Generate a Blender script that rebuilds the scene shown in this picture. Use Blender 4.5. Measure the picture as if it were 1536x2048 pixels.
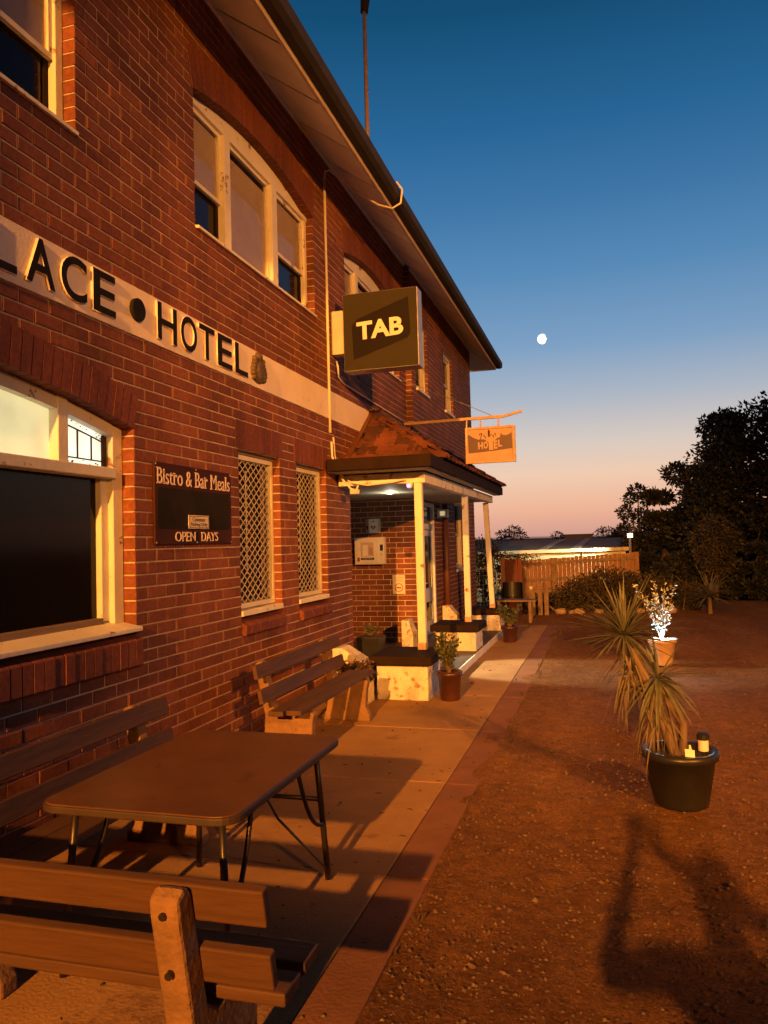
import bpy, bmesh, math, random
from mathutils import Matrix, Vector, noise
random.seed(7)
R = math.radians
for o in list(bpy.data.objects): bpy.data.objects.remove(o)
S = bpy.context.scene
COL = S.collection

# ------------------------------------------------------------------ camera
cam_d = bpy.data.cameras.new('camera'); cam = bpy.data.objects.new('camera', cam_d); COL.objects.link(cam); S.camera = cam
cam_d.sensor_fit = 'VERTICAL'; cam_d.sensor_height = 24.0; cam_d.lens = 24.0*1540/2048
cam_d.clip_start = 0.02; cam_d.clip_end = 6000
CAM = Vector((3.05, 0, 1.72))
yaw, pitch, roll = R(15.95), R(2.3), R(1.55)
fw = Vector((-math.sin(yaw)*math.cos(pitch), math.cos(yaw)*math.cos(pitch), math.sin(pitch)))
r0 = Vector((math.cos(yaw), math.sin(yaw), 0)); u0 = r0.cross(fw)
rt = r0*math.cos(roll)-u0*math.sin(roll); up = r0*math.sin(roll)+u0*math.cos(roll)
cam.matrix_world = Matrix(((rt.x, up.x, -fw.x, CAM.x), (rt.y, up.y, -fw.y, CAM.y), (rt.z, up.z, -fw.z, CAM.z), (0, 0, 0, 1)))
S.render.resolution_x = 768; S.render.resolution_y = 1024

# ------------------------------------------------------------------ dusk sky
def lin(c):
    return tuple((v/255/12.92 if v/255 <= .04045 else ((v/255+.055)/1.055)**2.4) for v in c)
W = bpy.data.worlds.new('World'); S.world = W; W.use_nodes = True
nt = W.node_tree; bg = nt.nodes['Background']
N = nt.nodes.new; L = nt.links.new
tc = N('ShaderNodeTexCoord'); sep = N('ShaderNodeSeparateXYZ'); L(tc.outputs['Generated'], sep.inputs[0])
ramp = N('ShaderNodeValToRGB'); L(sep.outputs['Z'], ramp.inputs[0])
stops = [(-.3, (40, 30, 30)), (0.0, (204, 152, 138)), (2.1, (232, 175, 147)), (4.6, (234, 197, 170)), (6.8, (212, 197, 186)), (10.2, (168, 177, 190)), (13.8, (122, 156, 190)),
         (18.9, (84, 134, 178)), (23.7, (58, 114, 162)), (28.2, (36, 98, 146)), (34.9, (13, 74, 112)), (44, (7, 44, 74)), (60, (5, 26, 46)), (88, (4, 17, 32))]
cr = ramp.color_ramp
while len(cr.elements) > 1: cr.elements.remove(cr.elements[-1])
for i, (e, c) in enumerate(stops):
    p = max(0, math.sin(R(e)))
    el = cr.elements[0] if i == 0 else cr.elements.new(p)
    el.position = p; el.color = lin(c)+(1,)
dotn = N('ShaderNodeVectorMath'); dotn.operation = 'DOT_PRODUCT'; L(tc.outputs['Generated'], dotn.inputs[0]); dotn.inputs[1].default_value = (-.42, .90, 0)
mr = N('ShaderNodeMapRange'); L(dotn.outputs['Value'], mr.inputs[0]); mr.inputs[1].default_value = -.7; mr.inputs[2].default_value = .95; mr.inputs[3].default_value = .07; mr.inputs[4].default_value = 1.12
mr.interpolation_type = 'SMOOTHSTEP'
mul = N('ShaderNodeVectorMath'); mul.operation = 'SCALE'; L(ramp.outputs[0], mul.inputs[0]); L(mr.outputs[0], mul.inputs['Scale'])
sky = N('ShaderNodeTexSky'); sky.sky_type = 'NISHITA'; sky.sun_disc = False; sky.sun_elevation = R(-3); sky.sun_rotation = R(-25); sky.ozone_density = 2
sc2 = N('ShaderNodeVectorMath'); sc2.operation = 'SCALE'; L(sky.outputs[0], sc2.inputs[0]); sc2.inputs['Scale'].default_value = .1
add = N('ShaderNodeVectorMath'); add.operation = 'ADD'; L(mul.outputs[0], add.inputs[0]); L(sc2.outputs[0], add.inputs[1])
L(add.outputs[0], bg.inputs[0]); bg.inputs[1].default_value = 0.93

S.view_settings.view_transform = 'Standard'; S.view_settings.look = 'None'; S.view_settings.exposure = 0.0; S.view_settings.gamma = 1.0
S.render.engine = 'CYCLES'
S.cycles.max_bounces = 6; S.cycles.diffuse_bounces = 3; S.cycles.glossy_bounces = 3; S.cycles.transparent_max_bounces = 8
S.cycles.sample_clamp_indirect = 4.0; S.cycles.caustics_reflective = False; S.cycles.caustics_refractive = False

SODIUM = (1.0, 0.348, 0.050)
# the two sodium street lamps behind the photographer: position of the lamp, aim, watts
LAMPS = [((2.55, -21.0, 9.15), (0.5, 14.5, 0.0), 64000, 'near', 27), ((10.5, -4.2, 5.65), (0.0, 14.5, 2.3), 14000, 'far', 54)]

# ------------------------------------------------------------------ mesh helpers
class MB:
    def __init__(s): s.v = []; s.f = []; s.m = []
    def add(s, vs, fs, mi=0):
        n = len(s.v); s.v += [tuple(p) for p in vs]; s.f += [tuple(i+n for i in f) for f in fs]; s.m += [mi]*len(fs); return s
    def box(s, x0, x1, y0, y1, z0, z1, mi=0):
        return s.add([(x0,y0,z0),(x1,y0,z0),(x1,y1,z0),(x0,y1,z0),(x0,y0,z1),(x1,y0,z1),(x1,y1,z1),(x0,y1,z1)],
                     [(3,2,1,0),(4,5,6,7),(0,1,5,4),(1,2,6,5),(2,3,7,6),(3,0,4,7)], mi)
    def bar(s, p, q, w, h, upv=(0,0,1), mi=0):
        p = Vector(p); q = Vector(q); d = (q-p).normalized(); a = d.cross(Vector(upv))
        if a.length < 1e-4: a = d.cross(Vector((1,0,0)))
        a.normalize(); b = a.cross(d); vs = []
        for c in (p, q):
            for i, j in ((-1,-1),(1,-1),(1,1),(-1,1)): vs.append(c+a*(i*w/2)+b*(j*h/2))
        return s.add(vs, [(0,1,2,3),(7,6,5,4),(0,4,5,1),(1,5,6,2),(2,6,7,3),(3,7,4,0)], mi)
    def tube(s, pts, r, seg=8, mi=0, caps=True):
        pts = [Vector(p) for p in pts]; rs = r if isinstance(r, (list, tuple)) else [r]*len(pts)
        rings = []; prev = None
        for i, p in enumerate(pts):
            d = (pts[min(i+1, len(pts)-1)]-pts[max(i-1, 0)]).normalized()
            if prev is None:
                a = d.cross(Vector((0,0,1)));
                if a.length < 1e-3: a = d.cross(Vector((1,0,0)))
            else: a = prev-d*prev.dot(d)
            a.normalize(); prev = a; b = d.cross(a)
            rings.append([p+(a*math.cos(2*math.pi*k/seg)+b*math.sin(2*math.pi*k/seg))*rs[i] for k in range(seg)])
        vs = [v for g in rings for v in g]; fs = []
        for i in range(len(pts)-1):
            for k in range(seg):
                k2 = (k+1) % seg; fs.append((i*seg+k, i*seg+k2, (i+1)*seg+k2, (i+1)*seg+k))
        if caps: fs.append(tuple(range(seg-1,-1,-1))); fs.append(tuple((len(pts)-1)*seg+k for k in range(seg)))
        return s.add(vs, fs, mi)
    def lathe(s, prof, c=(0,0,0), seg=24, mi=0):
        vs = []; fs = []
        for r, z in prof:
            for k in range(seg): a = 2*math.pi*k/seg; vs.append((c[0]+r*math.cos(a), c[1]+r*math.sin(a), c[2]+z))
        for i in range(len(prof)-1):
            for k in range(seg):
                k2 = (k+1) % seg; fs.append((i*seg+k, i*seg+k2, (i+1)*seg+k2, (i+1)*seg+k))
        fs.append(tuple(range(seg-1,-1,-1))); fs.append(tuple((len(prof)-1)*seg+k for k in range(seg)))
        return s.add(vs, fs, mi)
    def prism(s, poly, d, mi=0):
        """closed polygon (3-D points) extruded by vector d"""
        n = len(poly); d = Vector(d); vs = [Vector(p) for p in poly]; vs += [p+d for p in vs]
        return s.add(vs, [tuple(range(n-1,-1,-1)), tuple(range(n, 2*n))]+[(i,(i+1)%n,n+(i+1)%n,n+i) for i in range(n)], mi)
    def mesh(s, name):
        me = bpy.data.meshes.new(name); me.from_pydata(s.v, [], s.f)
        return me
    def build(s, name, mats, parent=None, bevel=0, smooth=False, fix=True, kind=None):
        me = s.mesh(name); ms = mats if isinstance(mats, (list, tuple)) else [mats]
        for m in ms: me.materials.append(m)
        if len(ms) > 1: me.polygons.foreach_set('material_index', s.m)
        if fix:
            bm = bmesh.new(); bm.from_mesh(me); bmesh.ops.recalc_face_normals(bm, faces=bm.faces); bm.to_mesh(me); bm.free()
        if smooth: me.polygons.foreach_set('use_smooth', [True]*len(me.polygons))
        o = bpy.data.objects.new(name, me); COL.objects.link(o)
        if parent: o.parent = parent
        if bevel:
            b = o.modifiers.new('bevel', 'BEVEL'); b.width = bevel; b.segments = 2; b.limit_method = 'ANGLE'; b.angle_limit = R(40)
        if kind: o['kind'] = kind
        return o
def empty(name, loc=(0,0,0), rz=0, label=None, cat=None, group=None, kind=None):
    o = bpy.data.objects.new(name, None); COL.objects.link(o); o.location = loc; o.rotation_euler = (0,0,rz); o.empty_display_size = .1
    return tag(o, label, cat, group, kind)
def tag(o, label=None, cat=None, group=None, kind=None):
    for k, v in (('label', label), ('category', cat), ('group', group), ('kind', kind)):
        if v: o[k] = v
    return o
def copy_tree(o, parent=None):
    c = o.copy(); COL.objects.link(c); c.parent = parent
    for ch in list(o.children): copy_tree(ch, c)
    return c

# ------------------------------------------------------------------ materials
def mat(name, col, rough=.6, var=.2, scale=6, bump=0, bscale=40, metal=0, spec=.5, col2=None, thr=None, stretch=None, coat=0):
    m = bpy.data.materials.new(name); m.use_nodes = True; t = m.node_tree; P = t.nodes['Principled BSDF']
    P.inputs['Roughness'].default_value = rough; P.inputs['Metallic'].default_value = metal; P.inputs['Specular IOR Level'].default_value = spec
    P.inputs['Coat Weight'].default_value = coat
    tc = t.nodes.new('ShaderNodeTexCoord'); mp = t.nodes.new('ShaderNodeMapping'); t.links.new(tc.outputs['Object'], mp.inputs[0])
    if stretch: mp.inputs['Scale'].default_value = stretch
    ns = t.nodes.new('ShaderNodeTexNoise'); ns.inputs['Scale'].default_value = scale; ns.inputs['Detail'].default_value = 6; ns.inputs['Roughness'].default_value = .65
    t.links.new(mp.outputs[0], ns.inputs['Vector'])
    mx = t.nodes.new('ShaderNodeMix'); mx.data_type = 'RGBA'
    a = tuple(max(0, c*(1-var)) for c in col)+(1,); b = tuple(min(1, c*(1+var)) for c in col)+(1,)
    fac = t.nodes.new('ShaderNodeMapRange'); fac.inputs[1].default_value = .3; fac.inputs[2].default_value = .7
    t.links.new(ns.outputs['Fac'], fac.inputs[0]); t.links.new(fac.outputs[0], mx.inputs[0])
    mx.inputs[6].default_value = a; mx.inputs[7].default_value = b
    out = mx.outputs[2]
    if col2 is not None:
        n2 = t.nodes.new('ShaderNodeTexNoise'); n2.inputs['Scale'].default_value = scale*1.7; n2.inputs['Detail'].default_value = 8; n2.inputs['Roughness'].default_value = .7
        ad = t.nodes.new('ShaderNodeVectorMath'); ad.operation = 'ADD'; ad.inputs[1].default_value = (13.1, 7.7, 3.3); t.links.new(mp.outputs[0], ad.inputs[0]); t.links.new(ad.outputs[0], n2.inputs['Vector'])
        f2 = t.nodes.new('ShaderNodeMapRange'); f2.inputs[1].default_value = thr; f2.inputs[2].default_value = thr+.035; t.links.new(n2.outputs['Fac'], f2.inputs[0])
        m2 = t.nodes.new('ShaderNodeMix'); m2.data_type = 'RGBA'; t.links.new(f2.outputs[0], m2.inputs[0]); t.links.new(out, m2.inputs[6]); m2.inputs[7].default_value = tuple(col2)+(1,)
        out = m2.outputs[2]
    t.links.new(out, P.inputs['Base Color'])
    if bump:
        nb = t.nodes.new('ShaderNodeTexNoise'); nb.inputs['Scale'].default_value = bscale; nb.inputs['Detail'].default_value = 5; t.links.new(mp.outputs[0], nb.inputs['Vector'])
        bp = t.nodes.new('ShaderNodeBump'); bp.inputs['Strength'].default_value = bump; bp.inputs['Distance'].default_value = .01
        t.links.new(nb.outputs['Fac'], bp.inputs['Height']); t.links.new(bp.outputs[0], P.inputs['Normal'])
    return m
def emit(name, col, st):
    m = bpy.data.materials.new(name); m.use_nodes = True; t = m.node_tree; P = t.nodes['Principled BSDF']
    P.inputs['Base Color'].default_value = (.5,.5,.5,1); P.inputs['Emission Color'].default_value = tuple(col)+(1,); P.inputs['Emission Strength'].default_value = st
    return m
def brick_mat(name, cols, rough=.75):
    m = bpy.data.materials.new(name); m.use_nodes = True; t = m.node_tree; P = t.nodes['Principled BSDF']; P.inputs['Roughness'].default_value = rough; P.inputs['Specular IOR Level'].default_value = .35
    g = t.nodes.new('ShaderNodeNewGeometry'); oi = t.nodes.new('ShaderNodeObjectInfo')
    ad = t.nodes.new('ShaderNodeMath'); ad.operation = 'ADD'; t.links.new(g.outputs['Random Per Island'], ad.inputs[0]); t.links.new(oi.outputs['Random'], ad.inputs[1])
    fr = t.nodes.new('ShaderNodeMath'); fr.operation = 'FRACT'; t.links.new(ad.outputs[0], fr.inputs[0])
    rp = t.nodes.new('ShaderNodeValToRGB'); t.links.new(fr.outputs[0], rp.inputs[0])
    e = rp.color_ramp.elements
    for i, c in enumerate(cols):
        p = i/(len(cols)-1)
        el = e[i] if i < 2 else e.new(p)
        el.position = p; el.color = tuple(c)+(1,)
    ns = t.nodes.new('ShaderNodeTexNoise'); ns.inputs['Scale'].default_value = 30; ns.inputs['Detail'].default_value = 7; ns.inputs['Roughness'].default_value = .7
    t.links.new(g.outputs['Position'], ns.inputs['Vector'])
    n2 = t.nodes.new('ShaderNodeTexNoise'); n2.inputs['Scale'].default_value = 1.3; n2.inputs['Detail'].default_value = 5; t.links.new(g.outputs['Position'], n2.inputs['Vector'])
    mr = t.nodes.new('ShaderNodeMapRange'); mr.inputs[1].default_value = .3; mr.inputs[2].default_value = .75; mr.inputs[3].default_value = .62; mr.inputs[4].default_value = 1.35; t.links.new(ns.outputs['Fac'], mr.inputs[0])
    m2 = t.nodes.new('ShaderNodeMapRange'); m2.inputs[1].default_value = .3; m2.inputs[2].default_value = .7; m2.inputs[3].default_value = .78; m2.inputs[4].default_value = 1.2; t.links.new(n2.outputs['Fac'], m2.inputs[0])
    mu = t.nodes.new('ShaderNodeMath'); mu.operation = 'MULTIPLY'; t.links.new(mr.outputs[0], mu.inputs[0]); t.links.new(m2.outputs[0], mu.inputs[1])
    mp = t.nodes.new('ShaderNodeMapping'); mp.inputs['Scale'].default_value = (2.2,2.2,.28); t.links.new(g.outputs['Position'], mp.inputs[0])
    n4 = t.nodes.new('ShaderNodeTexNoise'); n4.inputs['Scale'].default_value = 1.0; n4.inputs['Detail'].default_value = 6; t.links.new(mp.outputs[0], n4.inputs['Vector'])
    m4 = t.nodes.new('ShaderNodeMapRange'); m4.inputs[1].default_value = .32; m4.inputs[2].default_value = .66; m4.inputs[3].default_value = .70; m4.inputs[4].default_value = 1.12; t.links.new(n4.outputs['Fac'], m4.inputs[0])
    mu4 = t.nodes.new('ShaderNodeMath'); mu4.operation = 'MULTIPLY'; t.links.new(mu.outputs[0], mu4.inputs[0]); t.links.new(m4.outputs[0], mu4.inputs[1])
    sc = t.nodes.new('ShaderNodeVectorMath'); sc.operation = 'SCALE'; t.links.new(rp.outputs[0], sc.inputs[0]); t.links.new(mu4.outputs[0], sc.inputs['Scale'])
    t.links.new(sc.outputs[0], P.inputs['Base Color'])
    bp = t.nodes.new('ShaderNodeBump'); bp.inputs['Strength'].default_value = .5; bp.inputs['Distance'].default_value = .006
    t.links.new(ns.outputs['Fac'], bp.inputs['Height']); t.links.new(bp.outputs[0], P.inputs['Normal'])
    return m
M = {}
M['brick'] = brick_mat('brick', [(.175,.056,.026), (.215,.068,.030), (.245,.080,.036), (.200,.061,.028), (.160,.050,.026), (.225,.071,.030)])
M['archbrick'] = brick_mat('arch_brick', [(.175,.052,.030), (.205,.062,.036), (.160,.046,.028)])
M['mortar'] = mat('mortar', (.54,.44,.34), .9, .25, 5, .4, 60)
M['white'] = mat('white_paint', (.72,.68,.60), .5, .12, 4, .15, 30)
M['peel'] = mat('peeling_paint', (.74,.70,.62), .55, .12, 3, .2, 30, col2=(.22,.13,.07), thr=.60)
M['pier'] = mat('stained_render', (.66,.60,.51), .8, .25, 5, .6, 25, col2=(.36,.22,.12), thr=.56)
M['band'] = mat('band_render', (.82,.72,.66), .8, .1, 2.2, .25, 60, col2=(.72,.56,.50), thr=.63)
M['letter'] = mat('letter_paint', (.014,.012,.010), .8, .3, 8, .1, 30, spec=.15)
M['capbrown'] = mat('brown_cap_paint', (.020,.010,.007), .8, .25, 5, .3, 30, spec=.15, col2=(.4,.33,.27), thr=.715)
M['soffit'] = mat('soffit_board', (.88,.87,.84), .7, .1, 2, .1, 20)
M['fascia'] = mat('fascia_paint', (.60,.50,.44), .6, .15, 3, .1, 20, col2=(.22,.15,.11), thr=.68)
M['gutter'] = mat('gutter_metal', (.030,.024,.022), .8, .25, 6)
M['rooftile'] = brick_mat('roof_tile', [(.13,.045,.024), (.20,.065,.033), (.10,.036,.022), (.065,.027,.019)])
M['dark'] = mat('dark_interior', (.012,.010,.009), .8)
M['blind'] = mat('roller_blind', (.52,.42,.36), .8, .1, 5, .1, 30)
M['grey'] = mat('galvanised', (.42,.42,.40), .45, .15, 8, metal=.6)
M['galv'] = mat('mesh_white', (.70,.64,.56), .5, .15, 20)
M['pipe'] = mat('pvc_conduit', (.68,.62,.55), .5, .1, 6)
M['pipebrown'] = mat('downpipe_paint', (.10,.035,.022), .5, .2, 6)
M['signbrown'] = mat('sign_maroon', (.050,.017,.013), .7, .2, 4, spec=.15)
M['signdark'] = mat('blackboard', (.020,.016,.011), .8, .3, 3, spec=.12)
M['cream'] = mat('cream_letter', (.74,.62,.56), .55, .05, 6)
M['plate'] = mat('plate_cream', (.66,.58,.44), .5, .08, 8)
M['ink'] = mat('black_ink', (.02,.018,.016), .6)
M['tabgreen'] = mat('lightbox_face', (.030,.024,.012), .6, .12, 3, spec=.15)
M['tabdark'] = mat('lightbox_dark', (.008,.004,.004), .6, .1, 3, spec=.15)
M['tabwhite'] = mat('lightbox_letters', (.80,.66,.54), .4, .03, 5)
M['alu'] = mat('lightbox_trim', (.35,.33,.31), .4, .2, 10, metal=.3)
M['timber'] = mat('weathered_timber', (.20,.135,.085), .75, .35, 7, .4, 30, stretch=(1,.12,1))
M['slat'] = mat('bench_slat', (.082,.036,.014), .7, .4, 7, .5, 35, stretch=(.15,1,1))
M['concrete'] = mat('bench_concrete', (.225,.125,.060), .88, .3, 6, .8, 45, col2=(.09,.05,.03), thr=.62)
M['rust'] = mat('rusty_sign', (.50,.33,.22), .7, .2, 12, .2, 40, col2=(.22,.09,.04), thr=.66)
M['signpanel'] = mat('faded_panel', (.42,.28,.21), .6, .12, 6)
M['signpurple'] = mat('faded_maroon', (.070,.026,.035), .5, .2, 6)
M['fence'] = mat('fence_paling', (.27,.135,.072), .8, .3, 4, .3, 20, stretch=(4,4,.6))
M['redpanel'] = mat('red_panel', (.13,.030,.018), .7, .2, 4)
M['table'] = mat('table_laminate', (.120,.052,.024), .42, .25, 3, .08, 60, col2=(.080,.034,.015), thr=.60, spec=.3)
M['tablerim'] = mat('table_rim', (.05,.030,.020), .6, .2, 6)
M['steel'] = mat('dark_steel', (.045,.034,.03), .38, .25, 10, metal=.5)
M['blackpot'] = mat('black_plastic', (.018,.017,.017), .38, .25, 8)
M['redpot'] = mat('glazed_pot', (.050,.016,.012), .35, .3, 6, coat=.4)
M['terra'] = mat('terracotta', (.42,.28,.20), .7, .2, 8)
M['soil'] = mat('soil', (.045,.028,.018), .95, .4, 20, .8, 50)
M['leaf'] = mat('bush_leaf', (.058,.070,.024), .5, .45, 9)
M['leafred'] = mat('bronze_leaf', (.085,.045,.028), .5, .5, 9)
M['leafpale'] = mat('pale_leaf', (.50,.54,.46), .55, .3, 9)
M['yucca'] = mat('strap_leaf', (.105,.105,.070), .55, .35, 9)
M['deadleaf'] = mat('dry_strap_leaf', (.125,.092,.060), .75, .4, 9)
M['bark'] = mat('bark', (.15,.10,.065), .9, .35, 12, .8, 30, stretch=(1,1,.25))
M['treeleaf'] = mat('tree_leaf', (.030,.032,.017), .6, .5, 3)
M['treeolive'] = mat('olive_leaf', (.062,.050,.022), .6, .5, 3)
M['farleaf'] = mat('far_leaf', (.045,.045,.030), .7, .4, 3)
M['hedge'] = mat('dry_shrub', (.055,.042,.026), .8, .5, 4)
M['shedwall'] = mat('shed_wall', (.78,.74,.58), .6, .08, 2)
M['shedroof'] = mat('shed_roof', (.26,.19,.17), .95, .2, 3, spec=.1)
M['skylight'] = mat('roof_skylight', (.42,.33,.30), .9, .1, 3)
M['farwall'] = mat('far_wall', (.38,.30,.27), .8, .1, 2)
M['rock'] = mat('edge_rock', (.36,.25,.16), .85, .3, 8, .6, 20)
M['doorwhite'] = mat('door_paint', (.66,.68,.68), .45, .1, 4)
M['porchceil'] = mat('porch_ceiling', (.34,.34,.27), .7, .12, 3)
M['porchfloor'] = mat('porch_floor', (.075,.058,.045), .6, .3, 5, .2, 30)
M['skin'] = mat('skin', (.35,.2,.14), .6)
M['cloth'] = mat('dark_clothing', (.03,.03,.035), .9)
M['red'] = mat('red_print', (.30,.02,.02), .5)
M['slab'] = mat('footpath_concrete', (.35,.195,.072), .88, .25, 1.3, .5, 60, col2=(.25,.135,.055), thr=.62)
M['strip'] = mat('edge_strip', (.225,.095,.034), .85, .25, 2.2, .5, 50)
def glass_mat():
    m = bpy.data.materials.new('window_glass'); m.use_nodes = True; t = m.node_tree; t.nodes.remove(t.nodes['Principled BSDF']); out = t.nodes['Material Output']
    tr = t.nodes.new('ShaderNodeBsdfTransparent'); gl = t.nodes.new('ShaderNodeBsdfGlossy'); gl.inputs['Roughness'].default_value = .03; gl.inputs[0].default_value = (.6,.57,.55,1)
    tr.inputs[0].default_value = (.93,.92,.90,1)
    lw = t.nodes.new('ShaderNodeLayerWeight'); lw.inputs[0].default_value = .12
    fr = t.nodes.new('ShaderNodeMath'); fr.operation = 'MULTIPLY_ADD'; t.links.new(lw.outputs['Facing'], fr.inputs[0]); fr.inputs[1].default_value = .22; fr.inputs[2].default_value = .03
    mx = t.nodes.new('ShaderNodeMixShader'); t.links.new(fr.outputs[0], mx.inputs[0]); t.links.new(tr.outputs[0], mx.inputs[1]); t.links.new(gl.outputs[0], mx.inputs[2]); t.links.new(mx.outputs[0], out.inputs[0])
    return m
M['glass'] = glass_mat()
M['tint'] = mat('tinted_glass', (.011,.008,.005), .10, .1, 2, spec=.16)

# ground: compacted orange-brown gravel
def ground_mat():
    m = bpy.data.materials.new('gravel'); m.use_nodes = True; t = m.node_tree; P = t.nodes['Principled BSDF']; P.inputs['Roughness'].default_value = .95; P.inputs['Specular IOR Level'].default_value = .2
    tc = t.nodes.new('ShaderNodeTexCoord')
    def nz(s, d, r=.65):
        n = t.nodes.new('ShaderNodeTexNoise'); n.inputs['Scale'].default_value = s; n.inputs['Detail'].default_value = d; n.inputs['Roughness'].default_value = r; t.links.new(tc.outputs['Object'], n.inputs['Vector']); return n
    a = nz(.55, 6); mpg = t.nodes.new('ShaderNodeMapping'); mpg.inputs['Scale'].default_value = (1.6,.45,1); t.links.new(tc.outputs['Object'], mpg.inputs[0]); t.links.new(mpg.outputs[0], a.inputs['Vector']); b = nz(9, 8, .75); c = nz(55, 4, .7)
    rp = t.nodes.new('ShaderNodeValToRGB'); e = rp.color_ramp.elements; e[0].position = .3; e[0].color = (.145,.060,.018,1); e[1].position = .72; e[1].color = (.310,.148,.050,1)
    t.links.new(a.outputs['Fac'], rp.inputs[0])
    mr = t.nodes.new('ShaderNodeMapRange'); mr.inputs[1].default_value = .3; mr.inputs[2].default_value = .72; mr.inputs[3].default_value = .6; mr.inputs[4].default_value = 1.4; t.links.new(b.outputs['Fac'], mr.inputs[0])
    m3 = t.nodes.new('ShaderNodeMapRange'); m3.inputs[1].default_value = .3; m3.inputs[2].default_value = .75; m3.inputs[3].default_value = .65; m3.inputs[4].default_value = 1.45; t.links.new(c.outputs['Fac'], m3.inputs[0])
    mu = t.nodes.new('ShaderNodeMath'); mu.operation = 'MULTIPLY'; t.links.new(mr.outputs[0], mu.inputs[0]); t.links.new(m3.outputs[0], mu.inputs[1])
    sc = t.nodes.new('ShaderNodeVectorMath'); sc.operation = 'SCALE'; t.links.new(rp.outputs[0], sc.inputs[0]); t.links.new(mu.outputs[0], sc.inputs['Scale']); t.links.new(sc.outputs[0], P.inputs['Base Color'])
    ad = t.nodes.new('ShaderNodeMath'); ad.operation = 'MULTIPLY_ADD'; t.links.new(c.outputs['Fac'], ad.inputs[0]); ad.inputs[1].default_value = .35; t.links.new(b.outputs['Fac'], ad.inputs[2])
    bp = t.nodes.new('ShaderNodeBump'); bp.inputs['Strength'].default_value = 1.0; bp.inputs['Distance'].default_value = .05; t.links.new(ad.outputs[0], bp.inputs['Height']); t.links.new(bp.outputs[0], P.inputs['Normal'])
    return m
M['ground'] = ground_mat()

# ------------------------------------------------------------------ text
def text_mesh(s, bold=0.0, extr=0.0, spacing=1.0, shear=0):
    cu = bpy.data.curves.new('t', 'FONT'); cu.body = s; cu.size = 1; cu.offset = bold; cu.extrude = extr; cu.space_character = spacing; cu.shear = shear; cu.resolution_u = 6
    o = bpy.data.objects.new('t', cu); COL.objects.link(o); bpy.context.view_layer.update()
    me = bpy.data.meshes.new_from_object(o.evaluated_get(bpy.context.evaluated_depsgraph_get()))
    bpy.data.objects.remove(o); bpy.data.curves.remove(cu)
    xs = [v.co.x for v in me.vertices]; ys = [v.co.y for v in me.vertices]
    return me, min(xs), max(xs), min(ys), max(ys)
def put_text(name, s, m, parent, org, ux, uy, w, h, depth=.002, bold=.0, shear=0):
    """fit the word into a w x h box whose lower left corner is org; ux, uy unit vectors"""
    me, x0, x1, y0, y1 = text_mesh(s, bold, .5, 1.0, shear)
    org = Vector(org); ux = Vector(ux); uy = Vector(uy); n = ux.cross(uy)
    for v in me.vertices:
        c = v.co.copy(); v.co = org+ux*((c.x-x0)/(x1-x0)*w)+uy*((c.y-y0)/(y1-y0)*h)+n*((c.z+.5)*depth)
    me.materials.clear(); me.materials.append(m); me.name = name
    o = bpy.data.objects.new(name, me); COL.objects.link(o); o.parent = parent
    return o
WX, WZ = (0,1,0), (0,0,1)      # reading direction on the long wall
FX = (1,0,0)                    # reading direction on faces that look back to the street

# ================================================================== SETTING
def rng(a, b, st):
    n = max(1, round((b-a)/st)); return [a+(b-a)*i/n for i in range(n)]
def ground_z(x, y):
    z = -.014
    if 1.98 < x < 2.35 and y < 16: z += .016*max(0, .35+noise.noise((x*5, y*1.7, 9)))*(1 if x > 2.06 else .9)
    if x > 2.1 and y < 30: z += .022*(noise.noise((x*1.4, y*1.4, 0)))*min(1, (x-2.1)*2)+.010*noise.noise((x*6, y*6, 3))*min(1, (x-2.1)*3)
    if y > 21.6: k = min(1, (y-21.6)/7); z -= 1.7*k*k*(3-2*k)
    if x > 12: z += 0
    return z
gx = [-900,-300,-100,-40,-15,-6]+rng(-2, 1.9, 1.0)+rng(1.95, 2.4, .04)+rng(2.4, 6, .075)+rng(6, 14, .5)+[14,20,30,60,150,400,900]
gy = [-300,-80,-30,-12,-5]+rng(-2, 2, .5)+rng(2, 9, .075)+rng(9, 18, .25)+rng(18, 32, .6)+[32,40,60,100,200,500,1200,2500]
g = MB(); nx = len(gx)
for y in gy:
    for x in gx: g.v.append((x, y, ground_z(x, y)))
for j in range(len(gy)-1):
    for i in range(nx-1): g.f.append((j*nx+i, j*nx+i+1, (j+1)*nx+i+1, (j+1)*nx+i)); g.m.append(0)
tag(g.build('ground', M['ground'], smooth=True, fix=False), kind='structure')

# loose stones on the gravel (nobody could count them)
pb = MB(); rnd = random.Random(3)
for i in range(9000):
    y = 2.2+abs(rnd.gauss(0, 1))*5.0; x = rnd.uniform(2.14, 2.3+y*.42) if rnd.random() < .975 else rnd.uniform(1.0, 2.1)
    if y > 17: continue
    s = rnd.choice([.0025,.003,.004,.004,.005,.007,.010]) * (1+.05*y)
    if rnd.random() < .02: s *= 1.9
    z = max(ground_z(x, y), -.01 if x > 2.13 else .0)+s*.3; vs = []
    an_ = rnd.uniform(0, 3.14); ca, sa_ = math.cos(an_), math.sin(an_)
    for d in ((ca,sa_,0),(-sa_,ca,0),(-ca,-sa_,0),(sa_,-ca,0),(0,0,.7),(0,0,-.6)):
        vs.append((x+d[0]*s*rnd.uniform(.7,1.3), y+d[1]*s*rnd.uniform(.7,1.3), z+d[2]*s*rnd.uniform(.7,1.2)))
    pb.add(vs, [(0,1,4),(1,2,4),(2,3,4),(3,0,4),(1,0,5),(2,1,5),(3,2,5),(0,3,5)])
M['pebble'] = brick_mat('loose_stone', [(.10,.05,.03), (.20,.12,.07), (.13,.07,.04), (.22,.15,.10), (.11,.055,.03)])
pb.build('loose_stones', M['pebble'], kind='stuff', fix=False)

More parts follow.
